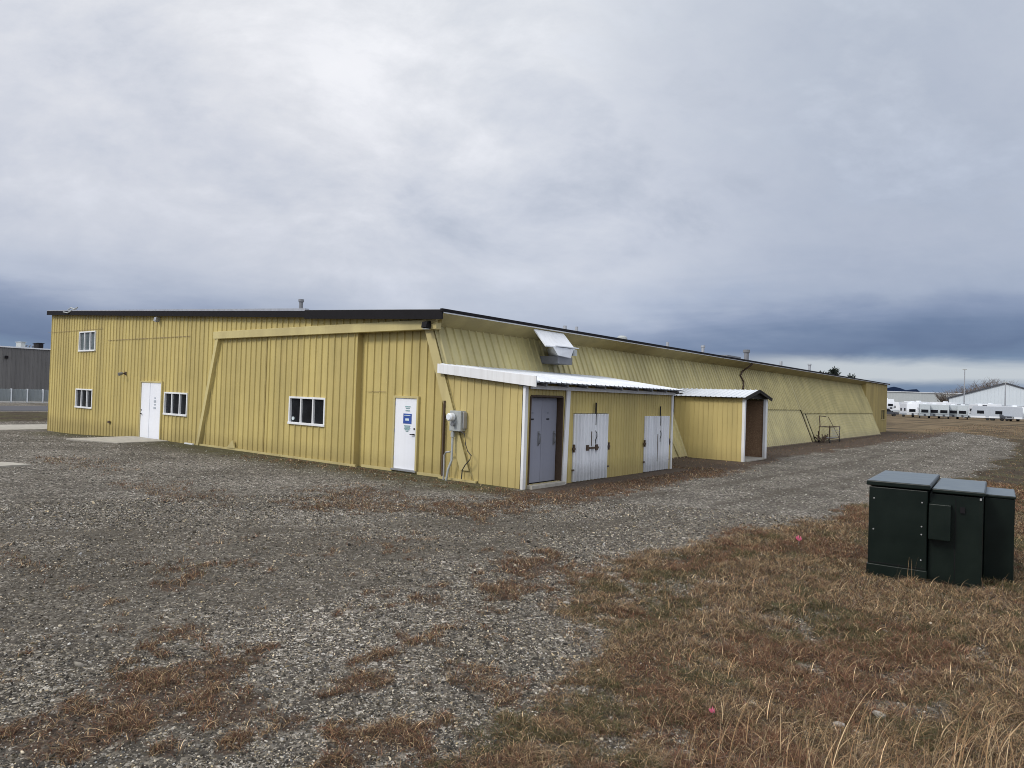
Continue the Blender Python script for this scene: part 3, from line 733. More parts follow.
th = ramp(nt, [(.25, (0, 0, 0)), (.75, (1, 1, 1))], nf)
def gate(mk, w=.25):
    x_ = math_(nt, 'ADD', mk, math_(nt, 'MULTIPLY', math_(nt, 'SUBTRACT', nf, .5), 1.3))
    x_ = math_(nt, 'ADD', x_, math_(nt, 'MULTIPLY', math_(nt, 'SUBTRACT', ngr, .5), .8))
    return math_(nt, 'MULTIPLY_ADD', x_, 1 / w, -.5 / w + .2, clamp=True)
gw = math_(nt, 'MULTIPLY', gate(sep.outputs[1]), .85); gg = math_(nt, 'MULTIPLY', gate(sep.outputs[0]), .92)
col = mixc(nt, gw, col, wc)
col = mixc(nt, gg, col, gc)
mo = math_(nt, 'MULTIPLY', math_(nt, 'MULTIPLY', sep.outputs[2], noise(nt, pos, 3, 4)), 1.5, clamp=True)
col = mixc(nt, mo, col, mixc(nt, ngr, (.035, .035, .015), (.09, .085, .035)))
sy_ = N(nt, 'ShaderNodeSeparateXYZ'); L(nt, pos, sy_.inputs[0])
fm_ = N(nt, 'ShaderNodeMapRange', i_1=58.0, i_2=80.0); L(nt, sy_.outputs[1], fm_.inputs[0])
fz = ramp(nt, [(.36, (.045, .036, .024)), (.47, (.11, .08, .048)), (.56, (.20, .15, .09)), (.68, (.13, .075, .045))], noise(nt, pos, .13, 6, .7))
col = mixc(nt, math_(nt, 'MULTIPLY', math_(nt, 'MULTIPLY', fm_.outputs[0], sep.outputs[0]), .85), col, fz)
L(nt, col, b.inputs['Base Color']); b.inputs['Roughness'].default_value = .95; b.inputs['Specular IOR Level'].default_value = .15
hh = math_(nt, 'ADD', math_(nt, 'MULTIPLY', v1.outputs['Distance'], -.5), math_(nt, 'MULTIPLY', v2.outputs['Distance'], -1.0))
hh = math_(nt, 'ADD', hh, math_(nt, 'MULTIPLY', ngr, .6))
bump(nt, b, hh, .8, .02)
me.materials.append(m)

# ------------------------------------------------------------------ loose gravel and grass
def polar(n, r0, r1, k, a0=-.86, a1=.86):
    """points in a wedge in front of the yard corner; k is how fast density falls with distance"""
    u = rng.random(n); e = 2 - k
    r = (r0 ** e + u * (r1 ** e - r0 ** e)) ** (1 / e) if abs(e) > 1e-6 else r0 * (r1 / r0) ** u
    a = rng.uniform(a0, a1, n)
    f = r * np.cos(a); l = r * np.sin(a)
    return FW.x * f + RT.x * l, FW.y * f + RT.y * l, r
def big_mesh(name, verts, faces, k, cols, m_, label):
    me = bpy.data.meshes.new(name)
    me.vertices.add(len(verts)); me.vertices.foreach_set('co', verts.astype(np.float32).ravel())
    me.loops.add(faces.size); me.loops.foreach_set('vertex_index', faces.astype(np.int32).ravel())
    me.polygons.add(len(faces)); me.polygons.foreach_set('loop_start', np.arange(0, faces.size, k, dtype=np.int32))
    me.update()
    ca = me.color_attributes.new('tint', 'FLOAT_COLOR', 'POINT')
    ca.data.foreach_set('color', np.concatenate([cols, np.ones((len(cols), 1))], 1).astype(np.float32).ravel())
    me.materials.append(m_)
    o = bpy.data.objects.new(name, me); COL.objects.link(o); tag(o, label, name.replace('_', ' ') if False else None, None, 'stuff'); return o
def tintmat(name, rough, trans=0):
    m, nt, b = mat(name)
    a = N(nt, 'ShaderNodeAttribute', attribute_name='tint'); n1 = noise(nt, coords(nt), 60, 3)
    L(nt, mixc(nt, .5, a.outputs['Color'], ramp(nt, [(.3, (.35, .35, .35)), (.7, (.65, .65, .65))], n1), 'OVERLAY'), b.inputs['Base Color'])
    b.inputs['Roughness'].default_value = rough; b.inputs['Specular IOR Level'].default_value = .2
    return m
ico = bmesh.new(); bmesh.ops.create_icosphere(ico, subdivisions=1, radius=1); ico.verts.ensure_lookup_table()
IV = np.array([v.co[:] for v in ico.verts]); IF = np.array([[v.index for v in f.verts] for f in ico.faces]); ico.free()
n = 470000
x, y, r = polar(n, 1.9, 15, 1.75)
g, w, ms = masks(x, y)
keep = rng.random(n) < np.clip(1.02 - g * 1.03 - w * .5, .04, 1)
keep &= (y < 12.7) | (x > XF + .3)
keep &= rng.random(n) > track(x, y) * .8
x, y, r = x[keep], y[keep], r[keep]; n = len(x)
sz = .0029 * np.exp(rng.normal(0, .38, n)) * (1 + .13 * r); sz = np.minimum(sz, .022)
bigs = rng.random(n) < .012; sz[bigs] *= 1.9
sc3 = np.stack([rng.uniform(.8, 1.4, n), rng.uniform(.6, 1.0, n), rng.uniform(.4, .75, n)], 1) * sz[:, None]
ang = rng.uniform(0, 6.28, n); tl = rng.normal(0, .3, n)
V = IV[None] * (1 + rng.uniform(-.22, .22, (n, 12, 1))) * sc3[:, None]
ca_, sa_ = np.cos(ang)[:, None], np.sin(ang)[:, None]
vx = V[..., 0] * ca_ - V[..., 1] * sa_; vy = V[..., 0] * sa_ + V[..., 1] * ca_; vz = V[..., 2] + tl[:, None] * V[..., 0]
P3 = np.stack([vx + x[:, None], vy + y[:, None], vz + (gz(x, y) + sc3[:, 2] * .45)[:, None]], -1)
val = np.interp(rng.random(n), [0, .3, .6, .82, .94, 1], [.018, .055, .125, .25, .43, .62])
hue = rng.normal(0, 1, n)
cl = np.stack([val * (1 + .07 * hue + .12), val * (1 + .01 * hue), val * (1 - .08 * hue - .19)], 1).clip(.02, .8)
# coarser stones farther off
nf_ = 90000
x2, y2, r2 = polar(nf_, 13, 85, 1.55)
g2, w2, m2 = masks(x2, y2)
k2 = (rng.random(nf_) < np.clip(1 - g2 * 1.02 - w2 * .8, .02, 1)) & ((y2 < 12.6) | (x2 > -9.0)) & (x2 > -38)
x2, y2, r2 = x2[k2], y2[k2], r2[k2]; n2_ = len(x2)
s2_z = .010 * np.exp(rng.normal(0, .3, n2_)) * (.55 + .04 * r2)
a2 = rng.uniform(0, 6.28, n2_)
V2 = IV[None] * (1 + rng.uniform(-.2, .2, (n2_, 12, 1))) * (s2_z[:, None] * np.array([[1.2, .9, .4]]))[:, None]
c2a, s2a = np.cos(a2)[:, None], np.sin(a2)[:, None]
Pf = np.stack([V2[..., 0] * c2a - V2[..., 1] * s2a + x2[:, None], V2[..., 0] * s2a + V2[..., 1] * c2a + y2[:, None], V2[..., 2] + gz(x2, y2)[:, None] + .004], -1)
v2_ = np.interp(rng.random(n2_), [0, .4, .7, .9, 1], [.03, .10, .22, .42, .62])
P3 = np.concatenate([P3, Pf]); cl = np.concatenate([cl, np.stack([v2_ * 1.05, v2_, v2_ * .9], 1)]); n = len(P3)
big_mesh('gravel_stones', P3.reshape(-1, 3), (IF[None] + (np.arange(n) * 12)[:, None, None]).reshape(-1, 3), 3, np.repeat(cl, 12, 0), tintmat('loose_stone', .85), 'loose grey and pale gravel stones scattered over the yard')

def blades(name, x, y, h, wd, lean, cols, label, seg=3, m_=None, curl=1.0, la=None):
    n = len(x); z = gz(x, y) - .004
    a = rng.uniform(0, 6.28, n); la = rng.uniform(0, 6.28, n) if la is None else la
    dx, dy = np.cos(a), np.sin(a); lx, ly = np.cos(la) * lean, np.sin(la) * lean
    out = []
    ts = np.linspace(0, 1, seg + 1)
    for i, t in enumerate(ts):
        cx = x + lx * h * t ** (1 + curl); cy = y + ly * h * t ** (1 + curl); cz = z + h * (t - .28 * np.minimum(lean, 1.2) * t ** 3)
        ww = wd * (1 - t ** 1.6) * .5 + wd * .04
        out.append(np.stack([cx - dx * ww, cy - dy * ww, cz], -1)); out.append(np.stack([cx + dx * ww, cy + dy * ww, cz], -1))
    P = np.stack(out, 1)
    F = np.array([[2 * i, 2 * i + 1, 2 * i + 3, 2 * i + 2] for i in range(seg)])
    k = 2 * (seg + 1)
    shade = np.repeat(cols, k, 0)
    return big_mesh(name, P.reshape(-1, 3), (F[None] + (np.arange(n) * k)[:, None, None]).reshape(-1, 4), 4, shade, m_ or GM, label)
GM = tintmat('dry_grass_blade', .75)
def gcol(n, kinds, pr):
    k = rng.choice(len(kinds), n, p=np.array(pr) / sum(pr)); c = np.array(kinds)[k]
    return c * np.exp(rng.normal(-.03, .42, (n, 1)))
TAN, STRAW, RED, BRN, OLV, GRY = (.26, .17, .09), (.44, .33, .20), (.13, .062, .038), (.065, .042, .028), (.07, .068, .028), (.17, .14, .115)
def free(x, y):
    fp = ((x < -9.2) & (y > 12.85) & (x > -40) & (y < 21.2)) | ((x < -11.2) & (y > 12.9) & (x > -40)) | ((x < -9.1) & (y > 25.6) & (y < 28.5))
    lx = (x + 1.97) * math.cos(rz) + (y - 10.1) * math.sin(rz); ly = -(x + 1.97) * math.sin(rz) + (y - 10.1) * math.cos(rz)
    tr = ((lx > -.02) & (lx < 1.25) & (ly > 0) & (ly < 1.75)) | ((lx > 1.2) & (lx < 1.58) & (ly > .72) & (ly < 1.72))
    return ~(fp | tr)
# dry grass
n = 1500000
x, y, r = polar(n, 1.8, 26, 1.7, -.30, .86)
g, w, ms = masks(x, y)
cl1 = fbm(x, y, 5.5, 77, 3); cl2 = fbm(x, y, 1.3, 78, 3)
keep = (rng.random(n) < g * (.5 + .9 * ss(cl1, .38, .6))) & free(x, y) & (g > .12)
x, y, r, cl2, cl1 = x[keep], y[keep], r[keep], cl2[keep], cl1[keep]; n = len(x)
print('grass blades', n)
h = (.022 + .045 * rng.random(n) ** 1.5 + .055 * ss(cl1, .5, .7) * rng.random(n)) * (1 + .02 * r)
low = ss(-(x * RT.x + y * RT.y) + 2.6, 0, 2.0)         # shorter towards the gravel
h = h * (1 - .35 * low)
cc_ = gcol(n, [TAN, STRAW, RED, BRN, OLV, GRY], [3.8, 2.0, 2.4, 3.4, 1.6, 1.5])
green = (cl2 > .58)[:, None]; cc_ = np.where(green & (rng.random((n, 1)) < .5), np.array(OLV) * np.exp(rng.normal(0, .25, (n, 1))), cc_)
redz = (fbm(x, y, .8, 91, 3) > .54)[:, None]; cc_ = np.where(redz & (rng.random((n, 1)) < .42), np.array(RED) * 1.15 * np.exp(rng.normal(0, .25, (n, 1))), cc_)
blades('dry_grass', x, y, h, (.0016 + .0014 * rng.random(n)) * (1 + .12 * r), rng.uniform(.4, 2.2, n), cc_, 'dry tan and brown grass covering the right of the yard')
# low red-brown weeds
n = 1100000
x, y, r = polar(n, 1.8, 24, 1.6)
g, w, ms = masks(x, y)
cl1 = fbm(x, y, 7, 79, 3)
keep = (rng.random(n) < w * (.25 + ss(cl1, .4, .58))) & free(x, y) & (w > .25)
x, y, r, cl1 = x[keep], y[keep], r[keep], cl1[keep]; n = len(x); print('weeds', n)
far_ = (y > 11.5)
h = (.016 + .045 * rng.random(n) + .03 * ss(cl1, .5, .65)) * (1 + .015 * r)
cc_ = gcol(n, [RED, BRN, TAN, STRAW, OLV], [3.6, 2.8, 1.8, 1.0, .6])
blades('dry_weeds', x, y, h * .85, (.0017 + .0013 * rng.random(n)) * (1 + .13 * r), rng.uniform(.4, 2.2, n), cc_, 'low red-brown dry weeds growing through the gravel')
# tufts far off along the drive, the wall and in the field
n = 170000
x, y, r = polar(n, 18, 130, 1.4)
g, w, ms = masks(x, y)
keep = (rng.random(n) < np.maximum(g, w * .8)) & free(x, y) & ((x > -11.2) | (y > 71.5))
x, y, r = x[keep], y[keep], r[keep]; n = len(x); print('far tufts', n)
h = (.03 + .07 * rng.random(n)) * (1 + .006 * r)
blades('field_grass', x, y, h * .7, .005 + .0003 * r, rng.uniform(.3, 1.5, n), gcol(n, [TAN, RED, BRN, OLV, GRY], [3, 2, 2.5, 2, 1]), 'brown grass and weeds along the drive and far field', seg=2)
# taller seed stalks at the lower right
def stalks(n, f0, f1, l0, l1, h0, h1):
    f = rng.uniform(f0, f1, n); l = rng.uniform(l0, l1, n)
    return FW.x * f + RT.x * l, FW.y * f + RT.y * l, rng.uniform(h0, h1, n)
xs, ys, hs = [], [], []
for a in ((500, 2.9, 5.0, 1.0, 3.8, .14, .32), (430, 2.9, 4.4, 1.7, 3.4, .2, .46), (60, 3.0, 4.6, 1.3, 3.3, .5, .82), (500, 5.0, 8.5, 1.4, 6.4, .10, .24), (60, 8.2, 9.6, 4.6, 7.4, .18, .4)):
    u, v, h = stalks(*a); xs.append(u); ys.append(v); hs.append(h)
x = np.concatenate(xs); y = np.concatenate(ys); h = np.concatenate(hs)
k = free(x, y); x, y, h = x[k], y[k], h[k]
ln_ = rng.uniform(.15, .8, len(x))
o = blades('seed_stalks', x, y, h, .0026 + .003 * rng.random(len(x)), ln_, gcol(len(x), [STRAW, TAN, (.36, .22, .12)], [4, 3, 1.5]), 'tall bent straw-coloured grass stalks at the lower right', seg=7, la=rng.normal(math.atan2(RT.y, RT.x), .8, len(x)))
# seed heads on the stalks' tips share the same mesh recipe
x2 = []; 
tall = h > .45
tx, ty, th_, tl_ = x[tall], y[tall], h[tall], ln_[tall]

# ================================================================== slabs, road, verge
def slab(name, poly, z, label, m_='concrete', th=.06):
    mb = MB(); mb.prism([(p[0], p[1], z - th) for p in poly], (0, 0, th)); o = mb.build(name, m_, None); tag(o, label, None, None, 'structure'); return o
slab('path', [(-29.2, 10.3), (-26.5, 11.0), (-26.7, 12.9), (-29.7, 12.9)], .03, 'pale concrete apron in front of the wide door')
slab('path', [(-22.8, 4.6), (-20.6, 5.7), (-20.6, 6.5), (-21.3, 6.3), (-23.0, 5.2)], .035, 'pale strip of buried concrete in the gravel')
slab('path', [(-41.0, -40), (-39.9, 13), (-39.9, 90), (-43.8, 90), (-44.6, -40)], -.27, 'pale gravel walk past the building end', M['concrete'])
slab('road', [(-66, -120), (-66, 160), (-56.0, 160), (-56.0, -120)], .02, 'dark asphalt lane beyond the verge', M['asphalt'])
slab('road_marking', [(-63.5, -20), (-63.5, 14), (-63.3, 14), (-63.3, -20)], .026, 'white line on the asphalt lane', M['white_wood'], .004)

# ribbons and pale rocks in the grass
def ribbon(px, py, s, label):
    t = thing('survey_ribbon', label, 'ribbon', (px, py, 0), 'pink survey ribbons')
    z = float(gz(np.array([px]), np.array([py]))[0])
    MB().tube([(px, py, z), (px + .01, py, z + .12 * s)], .004, 5).build('pin', 'steel', t)
    mb = MB()
    for k in range(7):
        a = k * .9; mb.hexa([(px + math.cos(a) * .005, py + math.sin(a) * .005, z + .08 * s), (px + math.cos(a) * .012, py + math.sin(a) * .012, z + .08 * s), (px + math.cos(a + .2) * .05 * s, py + math.sin(a + .2) * .05 * s, z + (.10 + .02 * (k % 3)) * s), (px + math.cos(a) * .055 * s, py + math.sin(a) * .055 * s, z + (.1 + .02 * (k % 3)) * s),
                 (px, py, z + .10 * s), (px + .006, py, z + .1 * s), (px + math.cos(a + .2) * .045 * s, py + math.sin(a + .2) * .045 * s, z + (.14 + .02 * (k % 3)) * s), (px + math.cos(a) * .05 * s, py + math.sin(a) * .05 * s, z + (.14 + .02 * (k % 3)) * s)])
    mb.build('ribbon_tuft', 'pink', t)
ribbon(-3.2, 11.4, .8, 'pink survey ribbon at the grass edge, left of the transformer cabinet')
ribbon(-1.88, 4.75, .35, 'tiny pink ribbon low in the dry grass near the tall stalks')
def rock(px, py, s, label):
    bm = bmesh.new(); bmesh.ops.create_icosphere(bm, subdivisions=2, radius=1)
    for v in bm.verts: v.co *= 1 + random.uniform(-.14, .14)
    z = float(gz(np.array([px]), np.array([py]))[0])
    rot = Matrix.Rotation(random.random() * 6, 4, 'Z')
    for v in bm.verts:
        c = Vector((v.co.x * s * 1.4, v.co.y * s, v.co.z * s * .6)); c = rot @ c; v.co = c + Vector((px, py, z + s * .25))
    me = bpy.data.meshes.new('rock'); bm.to_mesh(me); bm.free(); me.materials.append(M['rock'])
    o = bpy.data.objects.new('rock', me); COL.objects.link(o); tag(o, label, 'rock', 'pale rocks in the grass')
M['rock'] = plain('pale_rock', (.30, .28, .25), .9, scale=20, var=.3)
rock(-.98, 5.55, .035, 'largest pale rock showing among the tall grass stalks')
rock(-1.17, 5.22, .03, 'pale rock just left of the largest one among the stalks')
rock(-1.06, 5.2, .022, 'small pale rock nearest the tall stalks')
rock(-2.6, 7.3, .03, 'pale rock in short grass midway between gravel edge and green cabinet')
rock(-4.1, 6.25, .028, 'lone pale rock where the gravel meets the grass')
MBd = MB()

# ================================================================== far left: grey workshop, sheet fence
t = thing('grey_workshop', 'dark grey ribbed metal building beyond the lane at the left', 'building', (-94, 10, 0))
MB().panel((-92, -60, 0), Y, Z, X, 130, 5.62, -.05, .42, rh=.06, rw=.12).build('wall', 'greyside', t)
MB().box(-130, -92.02, -60, 70, -.05, 5.5).build('wall', 'greyside', t)
rr = MB().box(-131, -91.85, -60.3, 70.3, 5.62, 5.76).build('roof', 'white', t)
for (a, h, w_, mm) in ((27.9, .62, .45, 'lightgrey'), (29.65, .62, .5, 'black')):
    MB().box(-95, -93.4, a, a + w_, 5.76, 5.76 + h).box(-95.1, -93.3, a - .08, a + w_ + .08, 5.76 + h, 5.82 + h).build('rooftop_unit', mm, rr)
for k in range(3):
    MB().tube([(-94, 28.6 + k * .32, 5.76), (-94, 28.6 + k * .32, 6.0), (-94, 28.72 + k * .32, 6.1)], .07, 8).build('vent', 'greypaint', rr)
MB().box(-91.95, -91.8, 26.0, 26.3, 4.4, 4.7).build('lamp', 'black', t)
for k in range(5):
    y0 = 19.56 + k * 1.27
    lab = ['pale sheet fence section cut off by the left picture edge', 'pale sheet fence section first from the left edge shown whole', 'pale sheet fence section between the two white posts', 'pale sheet fence section touching the yellow building corner', 'pale sheet fence section hidden behind the yellow building corner'][min(k, 4)]
    t = thing('sheet_fence', lab, 'fence', (-76, y0, 0), 'fence sections beyond the lane')
    MB().panel((-76, y0, .12), Y, Z, X, 1.25, 1.12, 0, .2, rh=.04, rw=.08).box(-76.08, -76.01, y0 + .01, y0 + 1.24, .12, 1.22).build('sheet_panel', 'fencepanel', t)
    MB().box(-76.05, -75.85, y0 - .04, y0 + .04, -.05, 1.28).build('post', 'rvwhite', t)
    MB().box(-75.98, -75.86, y0 + .06, y0 + 1.2, -.03, .10).build('bottom_rail', 'white_wood', t)

# ================================================================== far right: trailers and sheds
def trailer(name, label, pos, rz_, Lg=7.2, H=2.75, stripe='rvgrey', body='rvwhite', group='trailers parked in the sales lot', side=True, Wd=2.4):
    """travel trailer, long axis local Y, end wall at local y=0 facing -Y"""
    t = thing(name, label, 'trailer', pos, group, rz_)
    b_ = MB().prism([(-Wd / 2, 0, .55), (-Wd / 2, .0, H * .62), (-Wd / 2, .35, H + .45), (-Wd / 2, Lg - .2, H + .5), (-Wd / 2, Lg, H + .2), (-Wd / 2, Lg, .55)], (Wd, 0, 0))
    body_o = b_.build('body', body, t, bevel=.05)
    MB().box(-Wd / 2 - .012, Wd / 2 + .012, .05, Lg - .05, .56, .95).build('skirt_stripe', stripe, t)
    MB().box(-.7, .7, -.03, .1, 1.3, 2.0).build('end_window', 'glass', t)
    MB().box(-Wd / 2 + .1, Wd / 2 - .1, -.02, .12, .98, 1.04).build('trim_band', 'rvdark', t)
    for sx in (-1, 1):
        w = MB()
        for a in (1.2, 4.6): w.box(sx * (Wd / 2 + .02) - .02, sx * (Wd / 2 + .02) + .02, a, a + 1.3, 1.5, 2.2)
        pieces(w, 'side_window', 'glass', t)
        for a in (3.2, 4.0):
            MB().tube([(sx * (Wd / 2 - .25), a, .36), (sx * (Wd / 2 - .02), a, .36)], .36, 14).build('wheel', 'tyre', t)
    MB().box(Wd / 2 + .005, Wd / 2 + .04, 2.8, 3.45, .7, 2.5).build('door', 'rvgrey', t)
    MB().box(-.4, .4, 2.2, 3.1, H + .45, H + .72).build('air_conditioner', 'rvdark' if stripe != 'rvgrey' else 'rvwhite', t, bevel=.05)
    MB().tube([(0, 0, .5), (0, -1.2, .5)], .06, 6).box(-.2, .2, -.5, -.2, .5, .95).build('hitch', 'rvdark', t)
    return t
def mu(F, u): return (u - 512) / 700 * F
yawf = math.atan2(FW.y, FW.x) - math.pi / 2
i = 0
def los(u):
    d = site(100, mu(100, u)); return math.atan2(d.y, d.x)
ends = [(925.5, 160, 'pale grey travel trailer end-on, leftmost of the front row'), (935, 161, 'pale grey travel trailer end-on, second in the front row'), (944.5, 160, 'pale grey travel trailer end-on, third in the front row'),
        (954, 162, 'pale grey travel trailer end-on, fourth in the front row'), (963.2, 160, 'pale grey travel trailer end-on in the front row beside the tall light pole')]
proto = None
for u, F, lab in ends:
    p = site(F, mu(F, u))
    if proto is None:
        proto = trailer('travel_trailer', lab, p, los(u) - math.pi / 2, body='rvmid', Wd=2.05); o = proto
    else:
        o = copy_tree(proto); o.location = p; o['label'] = lab
    o.rotation_euler.z = los(u) - math.pi / 2 + random.uniform(-.02, .05)
white = trailer('travel_trailer', 'white trailer with one dark window left of the front row', site(172, mu(172, 913)), los(913) - math.pi / 2 + .25, Lg=6.5, H=2.9)
t2 = trailer('travel_trailer', 'long grey trailer side-on with dark windows in front of the gabled shed', site(161, mu(161, 971.5)), los(972) - math.pi, Lg=9.6, H=2.75, body='rvgrey', stripe='rvwhite')
lab2 = ['white trailer roof behind the front row, leftmost', 'white trailer behind the front row, second from left', 'white trailer behind the front row, third from left', 'white trailer behind the front row near the light pole', 'white trailer roof showing over the long grey trailer', 'white trailer roof below the peak of the gabled shed']
for k, u in enumerate((916, 928, 941, 955, 984, 1000)):
    F = 186 + 4 * (k % 3); o = copy_tree(white); o.location = site(F, mu(F, u), .45 + .25 * (k % 2)); o.rotation_euler.z = los(u) - math.pi / 2 + (.9 if k % 2 else .35); o['label'] = lab2[k]
lab3 = ['tall white motorhome beside the yellow annex', 'white trailer farther back, right of the tall motorhome', 'white trailer at the right picture edge with a dark window']
for k, (u, F, rot) in enumerate(((891, 205, .5), (902, 215, 1.2), (1019, 158, .3))):
    o = copy_tree(white); o.location = site(F, mu(F, u), (1.3, .6, 0)[k]); o.rotation_euler.z = los(u) - math.pi / 2 + rot; o['label'] = lab3[k]
# pickup truck at the right picture edge, parked cars left
def pickup(label, pos, rz_, body):
    t = thing('pickup_truck', label, 'truck', pos, 'vehicles parked among the trailers', rz_)
    MB().prism([(-.95, 0, .45), (-.95, 0, 1.05), (-.95, 1.5, 1.15), (-.95, 2.1, 1.85), (-.95, 3.6, 1.85), (-.95, 3.75, 1.15), (-.95, 5.6, 1.15), (-.95, 5.6, .45)], (1.9, 0, 0)).build('body', body, t, bevel=.05)
    for sx in (-1, 1):
        MB().prism([(sx * .955, 1.75, 1.2), (sx * .955, 2.15, 1.75), (sx * .955, 3.5, 1.75), (sx * .955, 3.6, 1.2)], (sx * .02, 0, 0)).build('side_window', 'glass', t)
        for a in (1.0, 4.5): MB().tube([(sx * .75, a, .38), (sx * .98, a, .38)], .38, 14).build('wheel', 'tyre', t)
    MB().box(-.8, .8, -.05, .02, .55, .75).build('bumper', 'steel', t)
    for sx in (-.75, .55): MB().box(sx, sx + .2, -.02, .05, .8, .98).build('headlight', 'lightgrey', t)
    MB().prism([(-.8, 1.62, 1.22), (.8, 1.62, 1.22), (.75, 2.05, 1.78), (-.75, 2.05, 1.78)], (0, -.03, .02)).build('windscreen', 'glass', t)
    return t
pickup('dark pickup truck parked at the right end of the long grey trailer', site(155, mu(155, 1010)), los(1010) - math.pi / 2 + .5, 'rvdark')
pickup('dark pickup truck parked close to the yellow annex', site(176, mu(176, 899)), yawf + 1.2, 'rvdark')
# pale warehouse, gabled shed
def frame_quad(F, u0, u1): return site(F, mu(F, u0)), site(F, mu(F, u1))
t = thing('pale_warehouse', 'long pale flat-roofed warehouse behind the trailers', 'building', site(262, mu(262, 920)))
a, b_ = site(262, mu(262, 850)), site(262, mu(262, 1100)); U_ = (b_ - a).normalized(); Nn_ = Vector((-FW.x, -FW.y, 0))
MB().panel(a, U_, Z, Nn_, (b_ - a).length, 8.1, -.1, 1.2, rh=.03, rw=.2).prism([a - Nn_ * .3 - Z * .1, a + Z * 8.0 - Nn_ * .3, a + Z * 8.0 - Nn_ * 30, a - Nn_ * 30 - Z * .1], (b_ - a)).build('wall', 'whside', t)
MB().prism([a + Z * 8.1 + Nn_ * .3, a + Z * 8.35 + Nn_ * .3, a + Z * 8.35 - Nn_ * 30, a + Z * 8.1 - Nn_ * 30], (b_ - a)).build('roof', 'rvwhite', t)
t = thing('gabled_shed', 'pale blue gabled shed with dark roof edge behind the trailers', 'building', site(210, mu(210, 1006)))
cdir = site(210, mu(210, 1006)).normalized(); cdir = (cdir + Vector((.03, 0, 0))).normalized(); prp = Vector((cdir.y, -cdir.x, 0))
cpt = site(210, mu(210, 1006)); a, b_ = cpt - prp * 14.6, cpt + prp * 14.6; U_ = prp; wl = 29.2; Nn_ = -cdir
MB().panel(a, U_, Z, Nn_, wl, lambda u: 5.6 + 4.9 * (1 - abs(u / wl * 2 - 1)), -.1, .9, rh=.04, rw=.12, kinks=(wl / 2,)).prism([q_ - Nn_ * .3 for q_ in (a - Z * .1, a + Z * 5.4, a + U_ * wl / 2 + Z * 10.4, b_ + Z * 5.4, b_ - Z * .1)], -Nn_ * 30).build('wall', 'bluewhite', t)
pk = a + U_ * wl / 2 + Z * 10.5
MB().prism([a + Z * 5.5 - U_ * .5 + Nn_ * .4, pk + Nn_ * .4, b_ + Z * 5.5 + U_ * .5 + Nn_ * .4, b_ + Z * 5.85 + U_ * .5 + Nn_ * .4, pk + Z * .35 + Nn_ * .4, a + Z * 5.85 - U_ * .5 + Nn_ * .4], -Nn_ * 31).build('roof', 'rvdark', t)
MB().bar(a + Z * 3.9 + Nn_ * .06, b_ + Z * 3.9 + Nn_ * .06, .1, .12, side=Nn_).build('belt_trim', 'rvgrey', t)
MB().bar(a + Nn_ * .06, a + Z * 5.4 + Nn_ * .06, .25, .12, side=U_).build('corner_trim', 'rvdark', t)
def pole(label, p, h, r):
    t = thing('light_pole', label, 'light pole', p, 'light poles in the sales lot')
    MB().tube([p, p + Z * h], [r, r * .6], 8).build('pole', 'steel', t)
    MB().box(p.x - .5, p.x + .5, p.y - .18, p.y + .18, p.z + h, p.z + h + .18).build('lamp_head', 'lightgrey', t)
pole('tall thin light pole left of the gabled shed', site(188, mu(188, 964.5)), 13.0, .17)
pole('shorter light pole standing before the gabled shed peak', site(196, mu(196, 1005.5)), 10.2, .2)

# ================================================================== trees
def bare_tree(p, h, sp, label):
    t = thing('bare_tree', label, 'tree', p, 'bare trees behind the gabled shed')
    MB().tube([p, p + Z * h * .35, p + Vector((.3, .2, h * .6))], [.28, .18, .08], 7).build('trunk', 'bark', t)
    mb = MB()
    for k in range(44):
        a = random.uniform(0, 6.28); st = p + Z * h * random.uniform(.2, .5)
        e = p + Vector((math.cos(a) * sp * random.uniform(.4, 1), math.sin(a) * sp * random.uniform(.4, 1), h * random.uniform(.6, 1)))
        mb.tube([st, (st + e) / 2 + Vector((0, 0, -.3)), e], [.09, .05, .025], 4)
        for j in range(16):
            q = st + (e - st) * random.uniform(.35, 1); a2 = random.uniform(0, 6.28)
            e2 = q + Vector((math.cos(a2), math.sin(a2), random.uniform(.2, 1.4))) * random.uniform(.5, 1.3)
            mb.bar(q, e2, .05, .04)
    mb.build('crown', 'bark', t)
ords = ['leftmost', 'second from left', 'third from left', 'fourth from left', 'fifth from left', 'sixth from left', 'seventh from left', 'eighth from left', 'rightmost']
for k, (u, F, h) in enumerate(((947, 246, 8.2), (954, 285, 10.2), (962, 288, 11.2), (970, 282, 12.2), (978, 287, 13), (986, 283, 14.4), (993, 286, 14.8), (1000, 282, 15.2), (1008, 288, 14.6))):
    bare_tree(site(F, mu(F, u)), h, 4.3, 'leafless brown tree behind the gabled shed, ' + ords[k] + ' of nine')
def conifer(p, h, sp, label):
    t = thing('evergreen_tree', label, 'tree', p, 'evergreens showing over the yellow roof')
    MB().tube([p, p + Z * h * .5, p + Z * h * .9], [.25, .15, .04], 7).build('trunk', 'bark', t)
    mb = MB()
    cl = [(random.uniform(0, 6.28), random.random()) for _ in range(60)]
    for a, tt in cl:
        z = h * (.3 + .68 * tt); rr_ = sp * (1 - .75 * tt) * random.uniform(.35, 1)
        c = p + Vector((math.cos(a) * rr_, math.sin(a) * rr_, z))
        for j in range(34):
            d = Vector((random.gauss(0, 1), random.gauss(0, 1), random.gauss(0, .6))).normalized(); q = c + d * random.uniform(0, .75)
            s_ = d.orthogonal().normalized() * .10; e = q + d * .32 + Z * .12
            mb.quad(q - s_, q + s_, e + s_ * .6, e - s_ * .6)
    mb.build('crown', 'needles', t)
